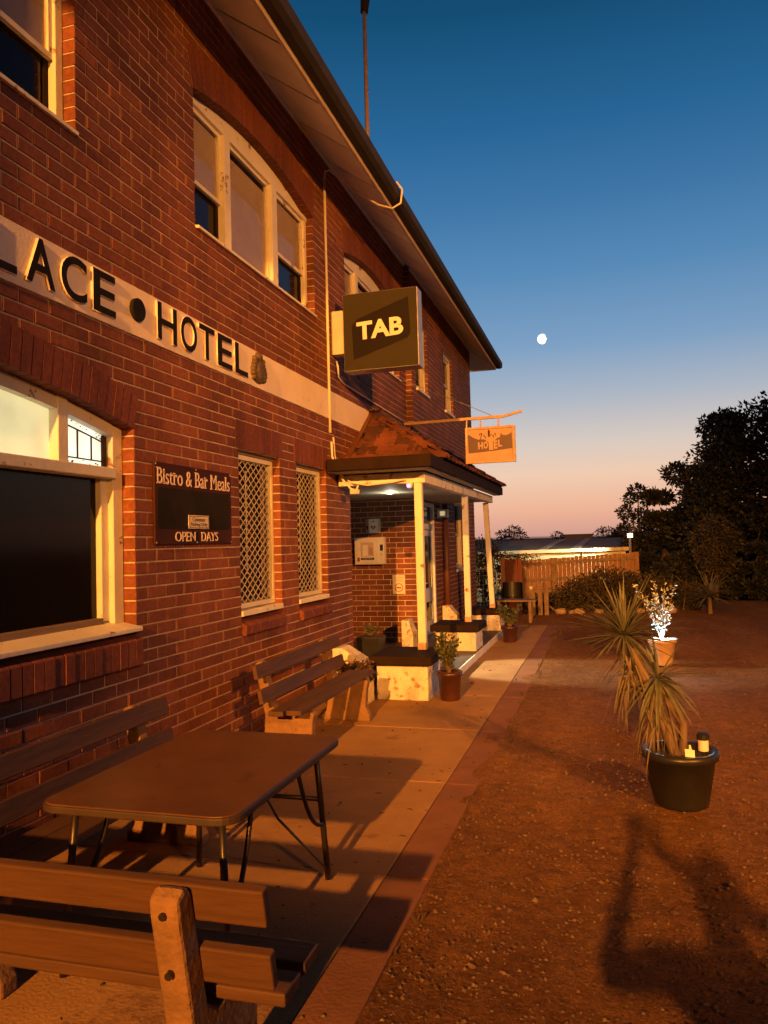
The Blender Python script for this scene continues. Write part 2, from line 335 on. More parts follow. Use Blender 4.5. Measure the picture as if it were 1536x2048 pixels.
# fallen leaves on path and gravel, weeds along the edging
lv = MB(); rl = random.Random(9)
for i in range(260):
    x = rl.uniform(.1, 4.6); y = rl.uniform(2.2, 15); a = rl.uniform(0, 6.28); l_ = rl.uniform(.012, .035); w_ = l_*rl.uniform(.25,.45); z = max(ground_z(x, y), .0 if x < 2.12 else -.02)+.004
    c_, s_ = math.cos(a), math.sin(a); lv.add([(x-c_*l_,y-s_*l_,z),(x+s_*w_,y-c_*w_,z+.004),(x+c_*l_,y+s_*l_,z+.002),(x-s_*w_,y+c_*w_,z+.006)], [(0,1,2,3)])
lv.build('fallen_leaves', mat('fallen_leaf', (.10,.055,.025), .8, .5, 3), kind='stuff', fix=False)
wd = MB()
for i in range(36):
    y = rl.uniform(2.5, 15.5); x = 2.13+rl.uniform(-.03,.08) if rl.random() < .75 else rl.uniform(2.2, 4.2)
    for k in range(rl.randint(3, 9)):
        a = rl.uniform(0, 6.28); h_ = rl.uniform(.012,.05); dx, dy = math.cos(a)*h_*.8, math.sin(a)*h_*.8; w_ = .0022
        wd.add([(x-w_,y,-.012),(x+w_,y,-.012),(x+dx*.6,y+dy*.6,h_*.8),(x+dx,y+dy,h_)], [(0,1,2),(1,3,2)])
wd.build('weeds', mat('dry_weed', (.075,.055,.022), .8, .4, 5), kind='stuff', fix=False)
# footpath along the building: slabs and a darker edging strip
fp = MB().box(-.05, 2.12, -4, 15.66, -.2, -.022).build('footpath', M['mortar'], kind='structure')
ys = [-4, -2.4, -.8, .8, 2.35, 3.9, 5.45, 7.0, 8.55, 10.1, 11.65, 13.2, 14.5, 15.7]
for a, b in zip(ys[:-1], ys[1:]):
    MB().box(-.02, 1.892, a+.004, b-.004, -.09, rnd.uniform(-.0015, .0015)).build('slab', M['slab'], fp, bevel=.004)
    MB().box(1.898, 2.125+rnd.uniform(-.008,.008), a+.004, b-.004, -.09, -.003+rnd.uniform(-.002,.002)).build('edging', M['strip'], fp, bevel=.006)

# ================================================================== HOTEL
hotel = empty('hotel', (0,0,0), 0, 'two-storey red brick hotel with a painted name band and a tiled entrance porch', 'building')
CH = .086
wall = None
BR = []      # (center, u-axis ('y' or 'x'), length, height)
class Opening:
    def __init__(s, a, b, z0, z1, arch=0, ring=0):
        s.a, s.b, s.z0, s.z1, s.arch, s.ring = a, b, z0, z1, arch, ring
        if arch:
            h = (b-a)/2; s.R = (h*h+arch*arch)/(2*arch); s.cz = z1+arch-s.R; s.th = math.asin(h/s.R); s.uc = (a+b)/2
    def span(s, v):
        if s.z0 < v < s.z1: return (s.a, s.b)
        if s.arch and v >= s.z1:
            Ro = s.R+s.ring; d = v-s.cz
            if d >= Ro: return None
            w = min(math.sqrt(Ro*Ro-d*d), d*math.tan(s.th))
            return (s.uc-w, s.uc+w)
        return None
def cut(u0, u1, spans):
    iv = [(u0, u1)]
    for sp in spans:
        if not sp: continue
        nv = []
        for a, b in iv:
            if sp[1] <= a or sp[0] >= b: nv.append((a, b)); continue
            if sp[0] > a: nv.append((a, sp[0]))
            if sp[1] < b: nv.append((sp[1], b))
        iv = nv
    return iv
def brick_wall(u0, u1, z0, z1, ops, face, axis, mort, thick=.24):
    """face: coordinate of the outer face; axis 'y' (faces +X) or 'x' (faces -Y)"""
    rows = round((z1-z0)/CH)
    for r in range(rows):
        za = z0+r*CH; zm = za+CH/2
        iv = cut(u0, u1, [o.span(za+CH*.9) if (o.arch and zm > o.z1) else o.span(zm) for o in ops])
        im = cut(u0, u1, [o.span(za+CH*.98) if (o.arch and zm > o.z1) else o.span(zm) for o in ops])
        for a, b in im:
            e = .004
            aa = a+e; bb = b-e
            if axis == 'y': mort.box(face-thick, face-.006, aa, bb, za, za+CH)
            else: mort.box(aa, bb, face+.006, face+thick, za, za+CH)
        off = 0 if r % 2 else .12
        for a, b in iv:
            k = math.floor((a-off)/.24); cuts = [a]
            while k*.24+off < b-.062:
                if k*.24+off > a+.062: cuts.append(k*.24+off)
                k += 1
            cuts.append(b)
            for p, q in zip(cuts[:-1], cuts[1:]):
                if p > a: p += .005
                if q < b: q -= .005
                if q-p < .02: continue
                BR.append((axis, face, (p+q)/2, q-p, za+CH/2+.0, CH-.010))
winA = Opening(1.33, 3.97, 4.30, 5.42, .17, .34)
win2 = Opening(5.42, 8.06, 4.30, 5.42, .17, .34)
win3 = Opening(9.15, 11.79, 4.30, 5.42, .17, .34)
lowW = Opening(.76, 4.54, 1.204, 2.54, .22, .24)
m1 = Opening(6.10, 6.98, 1.118, 2.58); m2 = Opening(7.41, 8.29, 1.118, 2.58)
l1 = Opening(6.04, 7.04, 2.58, 2.838); l2 = Opening(7.35, 8.35, 2.58, 2.838)
s1 = Opening(6.10, 6.98, .946, 1.118); s2 = Opening(7.41, 8.29, .946, 1.118); sL = Opening(.76, 4.54, .946, 1.204)
band = Opening(-9, 99, 3.182, 3.526)
rec = Opening(9.15, 13, -1, 2.58)
mort = MB()
brick_wall(-1.6, 12.2, 0, 6.364, [winA, win2, win3, lowW, m1, m2, l1, l2, s1, s2, sL, band, rec], 0, 'y', mort)
w4 = Opening(12.50, 13.42, 4.30, 5.504); w5 = Opening(14.90, 15.82, 4.30, 5.504); dr = Opening(12.55, 13.55, -1, 2.408)
w6 = Opening(15.6, 16.6, 1.118, 2.58)
brick_wall(12.2, 18.08, 0, 6.278, [w4, w5, dr, w6], .1, 'y', mort)
brick_wall(-1.6, 0.0, 0, 2.58, [], 12.2, 'x', mort)
wall = mort.build('wall', M['mortar'], hotel, fix=False)
# chamfered brick, one mesh shared by every loose brick
def brick_geo(l, h, d=.10, c=.004):
    a, b = l/2, h/2
    vs = [(-d,-a,-b),(-d,a,-b),(-d,a,b),(-d,-a,b), (-c,-a,-b),(-c,a,-b),(-c,a,b),(-c,-a,b), (0,-a+c,-b+c),(0,a-c,-b+c),(0,a-c,b-c),(0,-a+c,b-c)]
    fs = [(0,1,5,4),(1,2,6,5),(2,3,7,6),(3,0,4,7),(4,5,9,8),(5,6,10,9),(6,7,11,10),(7,4,8,11),(8,9,10,11)]
    return vs, fs
def in_view(p):
    d = Vector(p)-CAM; z = d.dot(fw)
    if z < .5: return None
    x = d.dot(rt)/z*1540; y = d.dot(up)/z*1540
    if abs(x) > 768 or abs(y) > 1024: return None
    return z
items = []
for it in BR:
    ax, face, uc, l, zc, h = it
    p = Vector((face, uc, zc)) if ax == 'y' else Vector((uc, face, zc))
    n = Vector((1,0,0)) if ax == 'y' else Vector((0,-1,0))
    z = in_view(p); sc = 0
    if z: sc = l*h*abs((CAM-p).normalized().dot(n))/(CAM-p).length_squared
    items.append((sc, it, p))
items.sort(key=lambda t: -t[0])
vs, fs = brick_geo(.23, CH-.010)
bm0 = MB().add(vs, fs).mesh('brick'); bm0.materials.append(M['brick'])
rest = MB(); rb = random.Random(11); nsel = 0
for sc, (ax, face, uc, l, zc, h), p in items:
    j = rb.uniform(-.0018, .0022)
    if nsel < 190 and sc > 0 and p.z < 5.2 and ax == 'y':
        o = bpy.data.objects.new('brick', bm0); COL.objects.link(o); o.parent = wall; o.location = (face+j, uc, zc); o.scale = (1, l/.23, 1); o.rotation_euler = (0, 0, rb.uniform(-.004, .004)); nsel += 1
    else:
        vs, fs = brick_geo(l, h)
        if ax == 'y': vs = [(x+face+j, y+uc, z+zc) for x, y, z in vs]
        else: vs = [(uc-y*-1, face-x-j, z+zc) for x, y, z in vs]
        rest.add(vs, fs)
rest.build('brickwork', M['brick'], wall, fix=False, kind='stuff')
# arches: radial bricks over a recessed mortar ring
def arch(o, parent, single):
    n = max(6, round(2*o.th*(o.R+o.ring*.5)/.084)); mo = MB(); st = MB()
    for k in range(n):
        a0 = -o.th+2*o.th*k/n; a1 = -o.th+2*o.th*(k+1)/n
        def P(a, r, x): return (x, o.uc+r*math.sin(a), o.cz+r*math.cos(a))
        r0_, r1_ = o.R, o.R+o.ring
        mo.add([P(a0,r0_+.004,-.2),P(a1,r0_+.004,-.2),P(a1,r1_,-.2),P(a0,r1_,-.2),P(a0,r0_+.004,-.004),P(a1,r0_+.004,-.004),P(a1,r1_,-.004),P(a0,r1_,-.004)], [(0,1,2,3),(4,5,6,7),(0,1,5,4),(2,3,7,6)])
        e = .0045/o.R; x = .007+rb.uniform(-.001,.002)
        c = MB().prism([P(a0+e,r0_,-.1),P(a1-e,r0_,-.1),P(a1-e,r1_-.006,-.1),P(a0+e,r1_-.006,-.1)], (.1+x,0,0))
        pm = Vector(P((a0+a1)/2, (r0_+r1_)/2, 0))
        if single and in_view(pm): c.build('brick', M['archbrick'], parent)
        else: st.add(c.v, c.f)
    mo.build('arch_mortar', M['mortar'], parent)
    if st.v: st.build('brickwork', M['archbrick'], parent, kind='stuff')
for o, sg in ((winA, True), (win2, True), (win3, False), (lowW, True)):
    ap = empty('arch'); ap.parent = hotel
    arch(o, ap, sg)
# soldier lintels and sloping brick sills
def soldiers(a, b, z0, z1, parent, n):
    for k in range(n):
        p = a+(b-a)*k/n+.004; q = a+(b-a)*(k+1)/n-.004
        MB().box(-.1, .003+rb.uniform(-.001,.002), p, q, z0+.003, z1-.006).build('brick', M['archbrick'], parent)
for o in (l1, l2):
    ap = MB().box(-.2, -.005, o.a+.003, o.b-.003, o.z0, o.z1).build('lintel', M['mortar'], hotel); soldiers(o.a, o.b, o.z0, o.z1, ap, 12)
def brick_sill(a, b, z0, z1, n, proj=.045, single=True):
    a2, b2 = a+.012, b-.012
    ap = MB().add([(-.18,a2,z0+.006),(proj-.02,a2,z0+.006),(proj-.02,a2,z1-.10),(-.18,a2,z1-.012),(-.18,b2,z0+.006),(proj-.02,b2,z0+.006),(proj-.02,b2,z1-.10),(-.18,b2,z1-.012)],
             [(0,1,2,3),(7,6,5,4),(0,4,5,1),(1,5,6,2),(2,6,7,3)]).build('brick_sill', M['mortar'], hotel)
    for k in range(n):
        p = a+(b-a)*k/n+.004; q = a+(b-a)*(k+1)/n-.004; x = proj+rb.uniform(-.003,.004)
        if single:
            MB().prism([(-.15,p,z0),(x-.012,p,z0),(x,p,z0+.012),(x,p,z1-.088),(x-.01,p,z1-.075),(-.15,p,z1+.002)], (0,q-p,0)).build('brick', M['archbrick'], ap)
brick_sill(6.10, 6.98, .946, 1.118, 10); brick_sill(7.41, 8.29, .946, 1.118, 10); brick_sill(.76, 4.54, .946, 1.204, 44, .05)
for o in (winA, win2, win3):   # soldier course under the upper sills lies flush in the wall
    pass

# building core, end walls and dark rooms behind
core = MB(); core.box(-9.0, -1.72, -1.55, 18.0, 0, 6.3); core.box(-9, -.02, -1.62, -1.601, 0, 6.36); core.box(-9, .06, 18.02, 18.075, 0, 6.27)
core.box(-1.72, -.25, 9.02, 9.14, 0, 2.58); core.box(-1.72, -.25, 12.45, 12.6, 0, 2.6)
core.build('core_wall', M['mortar'], hotel)
MB().box(-1.7, -1.6, 9.16, 12.19, .1, 2.5).build('recess_wall', M['redpanel'], hotel)

# ------------------------------------------------ windows
def frame_rect(mb, x0, x1, a, b, z0, z1, w):
    mb.box(x0, x1, a, a+w, z0, z1); mb.box(x0, x1, b-w, b, z0, z1); mb.box(x0, x1, a+w, b-w, z1-w, z1); mb.box(x0, x1, a+w, b-w, z0, z0+w)
def triple(o):
    w = empty('window'); w.parent = hotel
    xa, xb = -.155, -.085; z0, z1 = o.z0, o.z1-.04
    f = MB(); m1c, m2c = o.a+.70, o.a+1.72; fwid = .07
    f.box(xa, xb, o.a+.004, o.a+fwid, z0+.03, z1); f.box(xa, xb, o.b-fwid, o.b-.004, z0+.03, z1)
    f.box(xa, xb+.02, m1c-.055, m1c+.055, z0+.03, z1); f.box(xa, xb+.02, m2c-.065, m2c+.065, z0+.03, z1)
    f.box(xa, xb+.012, o.a+.004, o.b-.004, z1, z1+.05)
    f.build('frame', M['peel'], w, bevel=.005)
    # arched head board
    n = 18; poly = [(-.13, o.a+.006, z1+.05)]
    for k in range(n+1):
        a = -o.th+2*o.th*k/n; poly.append((-.13, o.uc+(o.R-.004)*math.sin(a)*.997, o.cz+(o.R-.004)*math.cos(a)))
    poly.append((-.13, o.b-.006, z1+.05))
    MB().prism(poly, (.036,0,0)).build('head_board', M['peel'], w)
    s = MB().prism([(-.16, o.a+.004, z0-.002), (.03, o.a+.004, z0-.028), (.03, o.a+.004, z0-.003), (-.16, o.a+.004, z0+.03)], (0, o.b-o.a-.008, 0)); s.build('sill', M['peel'], w, bevel=.003)
    for i, (a, b) in enumerate(((o.a+fwid, m1c-.055), (m1c+.055, m2c-.065), (m2c+.065, o.b-fwid))):
        if i != 1:
            mid = 4.75; sh = MB()
            frame_rect(sh, -.135, -.105, a, b, mid-.012, z1, .035)
            sh.build('upper_sash', M['peel'], w)
            sl = MB(); frame_rect(sl, -.165, -.137, a, b, z0+.03, mid+.02, .04); sl.build('lower_sash', M['capbrown'], w)
            MB().box(-.122, -.119, a+.03, b-.03, mid, z1-.03).build('pane', M['glass'], w)
            MB().box(-.153, -.150, a+.03, b-.03, z0+.06, mid).build('pane', M['tint'], w)
            MB().box(-.136, -.133, a+.02, b-.02, mid-.01, z1-.05).build('blind', M['blind'], w)
        else:
            sh = MB(); frame_rect(sh, -.14, -.105, a, b, z0+.03, z1, .03); sh.build('sash', M['peel'], w)
            MB().box(-.125, -.122, a+.025, b-.025, z0+.05, z1-.025).build('pane', M['glass'], w)
            MB().box(-.140, -.137, a+.01, b-.01, z0+.03, z1-.09).build('blind', M['blind'], w)
    MB().box(-.7, -.65, o.a-.1, o.b+.1, o.z0-.1, o.z1+.3).build('room_backing', M['dark'], w)
    return w
for o in (winA, win2, win3): triple(o)
def sash_window(o, face):
    w = empty('window'); w.parent = hotel; f = MB(); frame_rect(f, face-.15, face-.05, o.a+.004, o.b-.004, o.z0+.02, o.z1-.004, .07); f.build('frame', M['peel'], w, bevel=.004)
    mid = (o.z0+o.z1)/2
    s = MB(); frame_rect(s, face-.115, face-.085, o.a+.07, o.b-.07, mid-.02, o.z1-.07, .04); s.build('upper_sash', M['white'], w)
    s = MB(); frame_rect(s, face-.148, face-.118, o.a+.07, o.b-.07, o.z0+.09, mid+.02, .04); s.build('lower_sash', M['white'], w)
    MB().box(face-.102, face-.099, o.a+.1, o.b-.1, mid, o.z1-.1).build('pane', M['glass'], w)
    MB().box(face-.135, face-.132, o.a+.1, o.b-.1, o.z0+.1, mid).build('pane', M['glass'], w)
    MB().box(face-.2, face-.195, o.a, o.b, o.z0, o.z1).build('room_backing', M['dark'], w)
    MB().box(face-.14, face+.035, o.a+.003, o.b-.003, o.z0-.03, o.z0+.019).build('sill', M['white'], w, bevel=.004)
for o in (w4, w5, w6): sash_window(o, .1)

# ground floor bay: two big dark panes under lit toplights
bw = empty('window'); bw.parent = hotel; o = lowW
fr = MB(); xa, xb = -.17, -.09
fr.box(xa, xb, o.a+.004, o.a+.10, o.z0+.03, 2.60); fr.box(xa, xb, 4.43, 4.535, o.z0+.03, 2.555)
MULL = (1.35, 2.62, 3.93)
fr.box(xa, xb+.03, o.a+.1, 4.43, 2.195, 2.265)
fr.build('frame', M['peel'], bw, bevel=.006)
for c in MULL:
    MB().box(xa, xb+.012, c-.045, c+.045, 2.265, 2.70).build('mullion', M['peel'], bw, bevel=.005)
MB().box(-.2, -.13, 4.355, 4.43, o.z0+.05, 2.195).build('inner_jamb', M['peel'], bw, bevel=.005)
MB().box(-.2, -.13, o.a+.1, o.a+.17, o.z0+.05, 2.195).build('inner_jamb', M['peel'], bw, bevel=.005)
MB().box(-.2, -.12, o.a+.17, 4.355, o.z0+.03, o.z0+.075).build('bottom_rail', M['timber'], bw, bevel=.004)
def arc_z(y, dr=0): return o.cz+math.sqrt((o.R-dr)**2-(y-o.uc)**2)
# curved head of the frame
hp = MB(); n = 24; a0, a1 = o.a+.1, 4.43
for k in range(n):
    p = a0+(a1-a0)*k/n; q = a0+(a1-a0)*(k+1)/n
    hp.add([(xa,p,arc_z(p,.085)),(xb,p,arc_z(p,.085)),(xb,q,arc_z(q,.085)),(xa,q,arc_z(q,.085)),(xa,p,arc_z(p,.004)),(xb,p,arc_z(p,.004)),(xb,q,arc_z(q,.004)),(xa,q,arc_z(q,.004))], [(0,1,2,3),(4,5,6,7),(1,2,6,5),(0,3,7,4)])
hp.build('arched_head', M['peel'], bw)
MB().prism([(-.2,o.a+.004,1.222),(.055,o.a+.004,1.176),(.055,o.a+.004,1.206),(-.2,o.a+.004,1.254)], (0,o.b-o.a-.008,0)).build('sill', M['peel'], bw, bevel=.006)
MB().box(-.176, -.172, o.a+.17, 4.36, o.z0+.07, 2.2).build('pane', M['tint'], bw)
def lit_pane(a, b, m):
    pl = [(-.15, a, 2.262)]; k = 8
    for i in range(k+1): y = a+(b-a)*i/k; pl.append((-.15, y, arc_z(y, .08)))
    pl.append((-.15, b, 2.262))
    return MB().prism(pl, (.004,0,0)).build('pane', m, bw)
def lit_mat(name, col, st, sc):
    m = emit(name, col, st); t = m.node_tree; P = t.nodes['Principled BSDF']; ns = t.nodes.new('ShaderNodeTexNoise'); ns.inputs['Scale'].default_value = sc; ns.inputs['Detail'].default_value = 3
    tc = t.nodes.new('ShaderNodeTexCoord'); t.links.new(tc.outputs['Object'], ns.inputs[0]); mr = t.nodes.new('ShaderNodeMapRange'); mr.inputs[1].default_value = .3; mr.inputs[2].default_value = .7; mr.inputs[3].default_value = st*.7; mr.inputs[4].default_value = st*1.15
    t.links.new(ns.outputs['Fac'], mr.inputs[0]); t.links.new(mr.outputs[0], P.inputs['Emission Strength']); P.inputs['Roughness'].default_value = .3; return m
litA = lit_mat('lit_room', (1.0,.88,.42), .72, 2.5); litB = lit_mat('lit_leadlight', (1.0,.97,.74), 1.1, 6)
lit_pane(o.a+.1, MULL[0]-.045, litB); lit_pane(MULL[0]+.045, MULL[1]-.045, litA); lit_pane(MULL[1]+.045, MULL[2]-.045, litA); pl = lit_pane(MULL[2]+.045, 4.43, litB)
for a, b in ((MULL[2]+.045, 4.43), (o.a+.1, MULL[0]-.045)):
    lead = MB(); xl = -.145
    lead.box(xl, xl+.008, a, a+.028, 2.262, arc_z(a, .08)); lead.box(xl, xl+.008, b-.05, b, 2.262, arc_z(b, .08))
    for y in (a+(b-a)*.36, a+(b-a)*.66): lead.box(xl, xl+.008, y-.004, y+.004, 2.31, arc_z(y, .13))
    lead.box(xl, xl+.007, a+.028, b-.05, 2.306, 2.314)
    for k in range(8):
        p = a+.028+(b-a-.078)*k/8; q = a+.028+(b-a-.078)*(k+1)/8
        lead.add([(xl,p,arc_z(p,.135)),(xl+.007,p,arc_z(p,.135)),(xl+.007,q,arc_z(q,.135)),(xl,q,arc_z(q,.135)),(xl,p,arc_z(p,.127)),(xl+.007,p,arc_z(p,.127)),(xl+.007,q,arc_z(q,.127)),(xl,q,arc_z(q,.127))], [(0,1,2,3),(4,5,6,7),(1,2,6,5)])
    for k in range(26):   # ripple glass border: small blobs of lead texture
        y = rb.uniform(a+.03, b-.055); z = rb.choice([rb.uniform(2.27, 2.30), arc_z(y, .105)+rb.uniform(-.018,.018)]); s = rb.uniform(.003,.007)
        lead.box(xl, xl+.005, y-s, y+s, z-s*.7, z+s*.7)
    lead.build('leading', M['gutter'], bw)
MB().box(-.7, -.65, o.a-.1, o.b+.1, 1.1, 3.0).build('room_backing', M['dark'], bw)

# barred side windows with expanded-metal guards
def guard_window(o):
    w = empty('window'); w.parent = hotel; f = MB(); frame_rect(f, -.13, -.075, o.a+.004, o.b-.004, o.z0+.05, o.z1-.03, .045); f.build('guard_frame', M['white'], w, bevel=.004)
    MB().box(-.18, .012, o.a+.003, o.b-.003, o.z0-.005, o.z0+.042).build('sill', M['peel'], w, bevel=.005)
    MB().box(-.2, -.06, o.a+.004, o.b-.004, o.z1-.03, o.z1-.004).build('head', M['timber'], w)
    g = MB(); a, b, z0, z1 = o.a+.045, o.b-.045, o.z0+.095, o.z1-.075
    cw, chh = .125, .082; nc = int((b-a)/cw+1); nr = int((z1-z0)/chh)+1; cw = (b-a)/nc; chh = (z1-z0)/nr; t = .011
    for i in range(nc):
        for j in range(nr*2):
            # zig-zag strand pair per column
            y0, y1 = a+i*cw, a+(i+.5)*cw
            za = z0+j*chh/2; zb = za+chh/2
            for yy, up_ in ((a+i*cw, 1), (a+(i+.5)*cw, -1)):
                p = yy if (j % 2 == 0) == (up_ > 0) else yy+cw/2
                q = yy+cw/2 if (j % 2 == 0) == (up_ > 0) else yy
                g.add([(-.105,p-t/2,za),(-.105,p+t/2,za),(-.105,q+t/2,zb),(-.105,q-t/2,zb),(-.098,p-t/2,za),(-.098,p+t/2,za),(-.098,q+t/2,zb),(-.098,q-t/2,zb)],
                      [(4,5,6,7),(0,1,5,4),(1,2,6,5),(2,3,7,6),(3,0,4,7)])
    g.build('guard_mesh', M['galv'], w, kind='stuff', fix=False)
    sa = MB(); frame_rect(sa, -.2, -.17, o.a+.03, o.b-.03, o.z0+.05, o.z1-.03, .05); sa.build('sash', M['timber'], w)
    MB().box(-.19, -.186, o.a+.07, o.b-.07, o.z0+.09, o.z1-.07).build('pane', M['tint'], w)
    MB().tube([(-.165,(o.a+o.b)/2+.02,o.z0+.35),(-.165,(o.a+o.b)/2+.02,o.z1-.15)], .006, 6).build('blind_cord', M['white'], w)
    MB().box(-.7, -.65, o.a-.1, o.b+.1, o.z0-.1, o.z1+.1).build('room_backing', M['dark'], w)
guard_window(m1); guard_window(m2)

# ------------------------------------------------ name band with raised letters and the crest
nb = MB().box(-.06, .014, -1.6, 12.195, 3.184, 3.524).build('name_band', M['band'], hotel, bevel=.004)
LT = [('P', 2.60, 2.84), ('A', 2.88, 3.12), ('L', 3.18, 3.43), ('A', 3.50, 3.735), ('C', 3.785, 4.02), ('E', 4.08, 4.31), ('H', 4.80, 5.06), ('O', 5.115, 5.355), ('T', 5.39, 5.64), ('E', 5.69, 5.95), ('L', 6.00, 6.25)]
for ch, a, b in LT:
    lo_ = put_text('letter', ch, M['letter'], nb, (.0142, a, 3.228), WX, WZ, b-a, .270, .020, .016)
    lo_.data.materials.append(M['band'])
    for p_ in lo_.data.polygons: p_.material_index = 0 if p_.normal.x > .9 else 1
dotp = MB(); dotp.prism([(.0142, 4.565+.078*math.cos(2*math.pi*k/28), 3.362+.078*math.sin(2*math.pi*k/28)) for k in range(28)], (.028,0,0)); dotp.build('raised_dot', M['letter'], nb, bevel=.003)
# moulded crest: shield, crown cap and side leaves (plain scroll shapes)
cr_ = MB()
def blob(c, ry, rz, d, n=14):
    y, z = c; prof = [(1,0),(.9,.55),(.6,.88),(0,1)]; vs = []; fs = []
    for f_, hgt in prof[:-1]:
        for k in range(n): a = 2*math.pi*k/n; vs.append((.0142+d*hgt, y+ry*f_*math.cos(a), z+rz*f_*math.sin(a)))
    vs.append((.0142+d, y, z))
    for i in range(2):
        for k in range(n): fs.append((i*n+k, i*n+(k+1)%n, (i+1)*n+(k+1)%n, (i+1)*n+k))
    for k in range(n): fs.append((2*n+k, 2*n+(k+1)%n, 3*n))
    cr_.add(vs, fs)
cy, cz0 = 6.49, 3.355
blob((cy, cz0-.01), .085, .115, .05); blob((cy+.005, cz0+.118), .055, .045, .045); blob((cy, cz0-.085), .10, .05, .035)
for sgn in (-1, 1):
    for k in range(6): a = -.9+k*.42; blob((cy+sgn*(.10+.02*math.sin(k)), cz0-.085+k*.034), .034, .030, .04, 10)
cr_.build('crest', mat('crest_bronze', (.10,.065,.035), .6, .4, 20, .6, 60), nb, smooth=True)

# ------------------------------------------------ eaves: raking soffit panels, fascia, gutter, roof
EO = .62
def soffit_z(x): return 6.335-(x)*(6.335-5.885)/.62
sf = MB().add([(-.05,-1.6,soffit_z(-.05)+.03),(EO,-1.6,soffit_z(EO)+.03),(EO,18.6,soffit_z(EO)+.03),(-.05,18.6,soffit_z(-.05)+.03)], [(0,1,2,3)]).build('soffit', M['gutter'], hotel)
def spanel(a, b, xi):
    MB().prism([(xi,a,soffit_z(xi)),(EO,a,soffit_z(EO)),(EO,a,soffit_z(EO)+.012),(xi,a,soffit_z(xi)+.012)], (0,b-a,0)).build('soffit_panel', M['soffit'], sf)
y = -1.6; step = .925
while y < 12.1:
    b = min(y+step, 12.2); spanel(y+.02, b-.02, -.01); y += step
y = 12.2
while y < 18.0:
    b = min(y+step, 18.1); spanel(y+.02, b-.02, .09); y += step
MB().add([(.09,18.1,soffit_z(.09)),(EO,18.1,soffit_z(EO)),(EO,18.66,soffit_z(EO)),(-6,18.66,soffit_z(EO)),(-6,18.1,soffit_z(.09))], [(0,1,2),(0,2,3,4)]).build('soffit_panel', M['soffit'], sf)
tr = MB(); tr.box(.001, .028, -1.6, 12.2, 6.285, 6.318); tr.box(.101, .128, 12.2, 18.1, 6.215, 6.247); tr.build('soffit_trim', M['white'], sf)
fa = MB(); fa.box(EO, EO+.028, -1.6, 18.69, 5.862, 6.03); fa.box(-6, EO, 18.66, 18.69, 5.862, 6.03); fa.build('fascia', M['fascia'], hotel)
gt = MB(); prof = [(.650,5.915),(.735,5.905),(.785,5.935),(.790,6.045),(.778,6.045),(.772,5.945),(.73,5.918),(.650,5.925)]
gt.prism([(x,-1.6,z) for x, z in prof], (0,20.42,0)); gt.prism([(-6, 18.70+x-.65, z) for x, z in prof], (6.64,0,0)); gt.build('gutter', M['gutter'], hotel)
rf = MB(); rf.add([(.70,-1.8,6.02),(.70,18.74,6.02),(-4.3,13.8,9.1),(-4.3,-1.8,9.1),(-9.3,-1.8,6.02),(-9.3,18.74,6.02)], [(0,1,2,3),(3,2,5,4),(1,5,2)]); rf.build('roof', M['rooftile'], hotel)

# wall pipes and cables
MB().tube([(.018,8.42,3.02),(.018,8.42,4.2),(.018,8.42,5.5),(.018,8.42,6.02)], .017, 8).build('conduit', M['pipe'], hotel, smooth=True)
MB().tube([(.018,8.42,6.02),(.022,8.44,6.13),(.06,8.5,6.17),(.2,8.6,6.06),(.36,8.72,5.93),(.55,8.86,5.83),(.7,8.95,5.80),(.81,8.95,5.85),(.84,8.92,6.0),(.78,8.88,6.09)], .013, 8).build('cable', M['pipe'], hotel, smooth=True)
MB().tube([(.02,8.70,3.92),(.05,8.66,3.84),(.035,8.72,3.74),(.016,8.95,3.70),(.016,10,3.68),(.016,11.2,3.665),(.016,12.15,3.65)], .012, 6).build('cable', M['pipe'], hotel, smooth=True)
MB().tube([(.02,8.45,2.92),(.02,8.46,2.75),(.05,8.5,2.6),(.13,8.58,2.44),(.2,8.6,2.36),(.3,8.6,2.34)], .014, 6).build('cable', M['pipe'], hotel, smooth=True)
MB().tube([(.02,8.52,2.98),(.022,8.55,2.75),(.06,8.6,2.56),(.2,8.6,2.44),(.4,8.6,2.40),(.7,8.6,2.42),(.86,8.6,2.45)], .010, 6).build('cable', M['pipe'], hotel, smooth=True)
MB().tube([(.18,14.22,.12),(.18,14.22,2.42)], .055, 12).build('downpipe', M['pipebrown'], hotel, smooth=True)
MB().tube([(.165,12.06,.0),(.165,12.06,0.01)], .01, 6).build('pipe_stub', M['pipebrown'], hotel)

# ------------------------------------------------ entrance porch
MB().box(-1.6, 1.19, 8.95, 14.5, -.05, .098).build('porch_floor', M['porchfloor'], hotel, bevel=.006)
MB().box(1.191, 1.215, 8.95, 14.45, -.04, .094).build('porch_step_edge', M['peel'], hotel, bevel=.004)
def pier(y0, y1, x0=.57, x1=1.15, ww=.40):
    xs = 0 if y0 < 12 else .1
    p = MB().box(x0, x1, y0, y1, -.05, .378).build('pier', M['pier'], hotel, bevel=.012)
    MB().box(x0-.07, x1+.06, y0-.07, y1+.07, .381, .482).build('cap', M['capbrown'], p, bevel=.014)
    MB().prism([(.012+xs,y0+.12,.0),(ww+.02,y0+.12,.0),(ww+.02,y0+.12,.36),(ww,y0+.12,.37),(xs+.12,y0+.12,.54),(xs+.012,y0+.12,.53)], (0,.3,0)).build('wing', M['pier'], p, bevel=.01)
    return p
pier(8.20, 8.86); pier(11.30, 11.95, .57, 1.17, .17); pier(13.90, 14.5, .60, 1.19, .36)
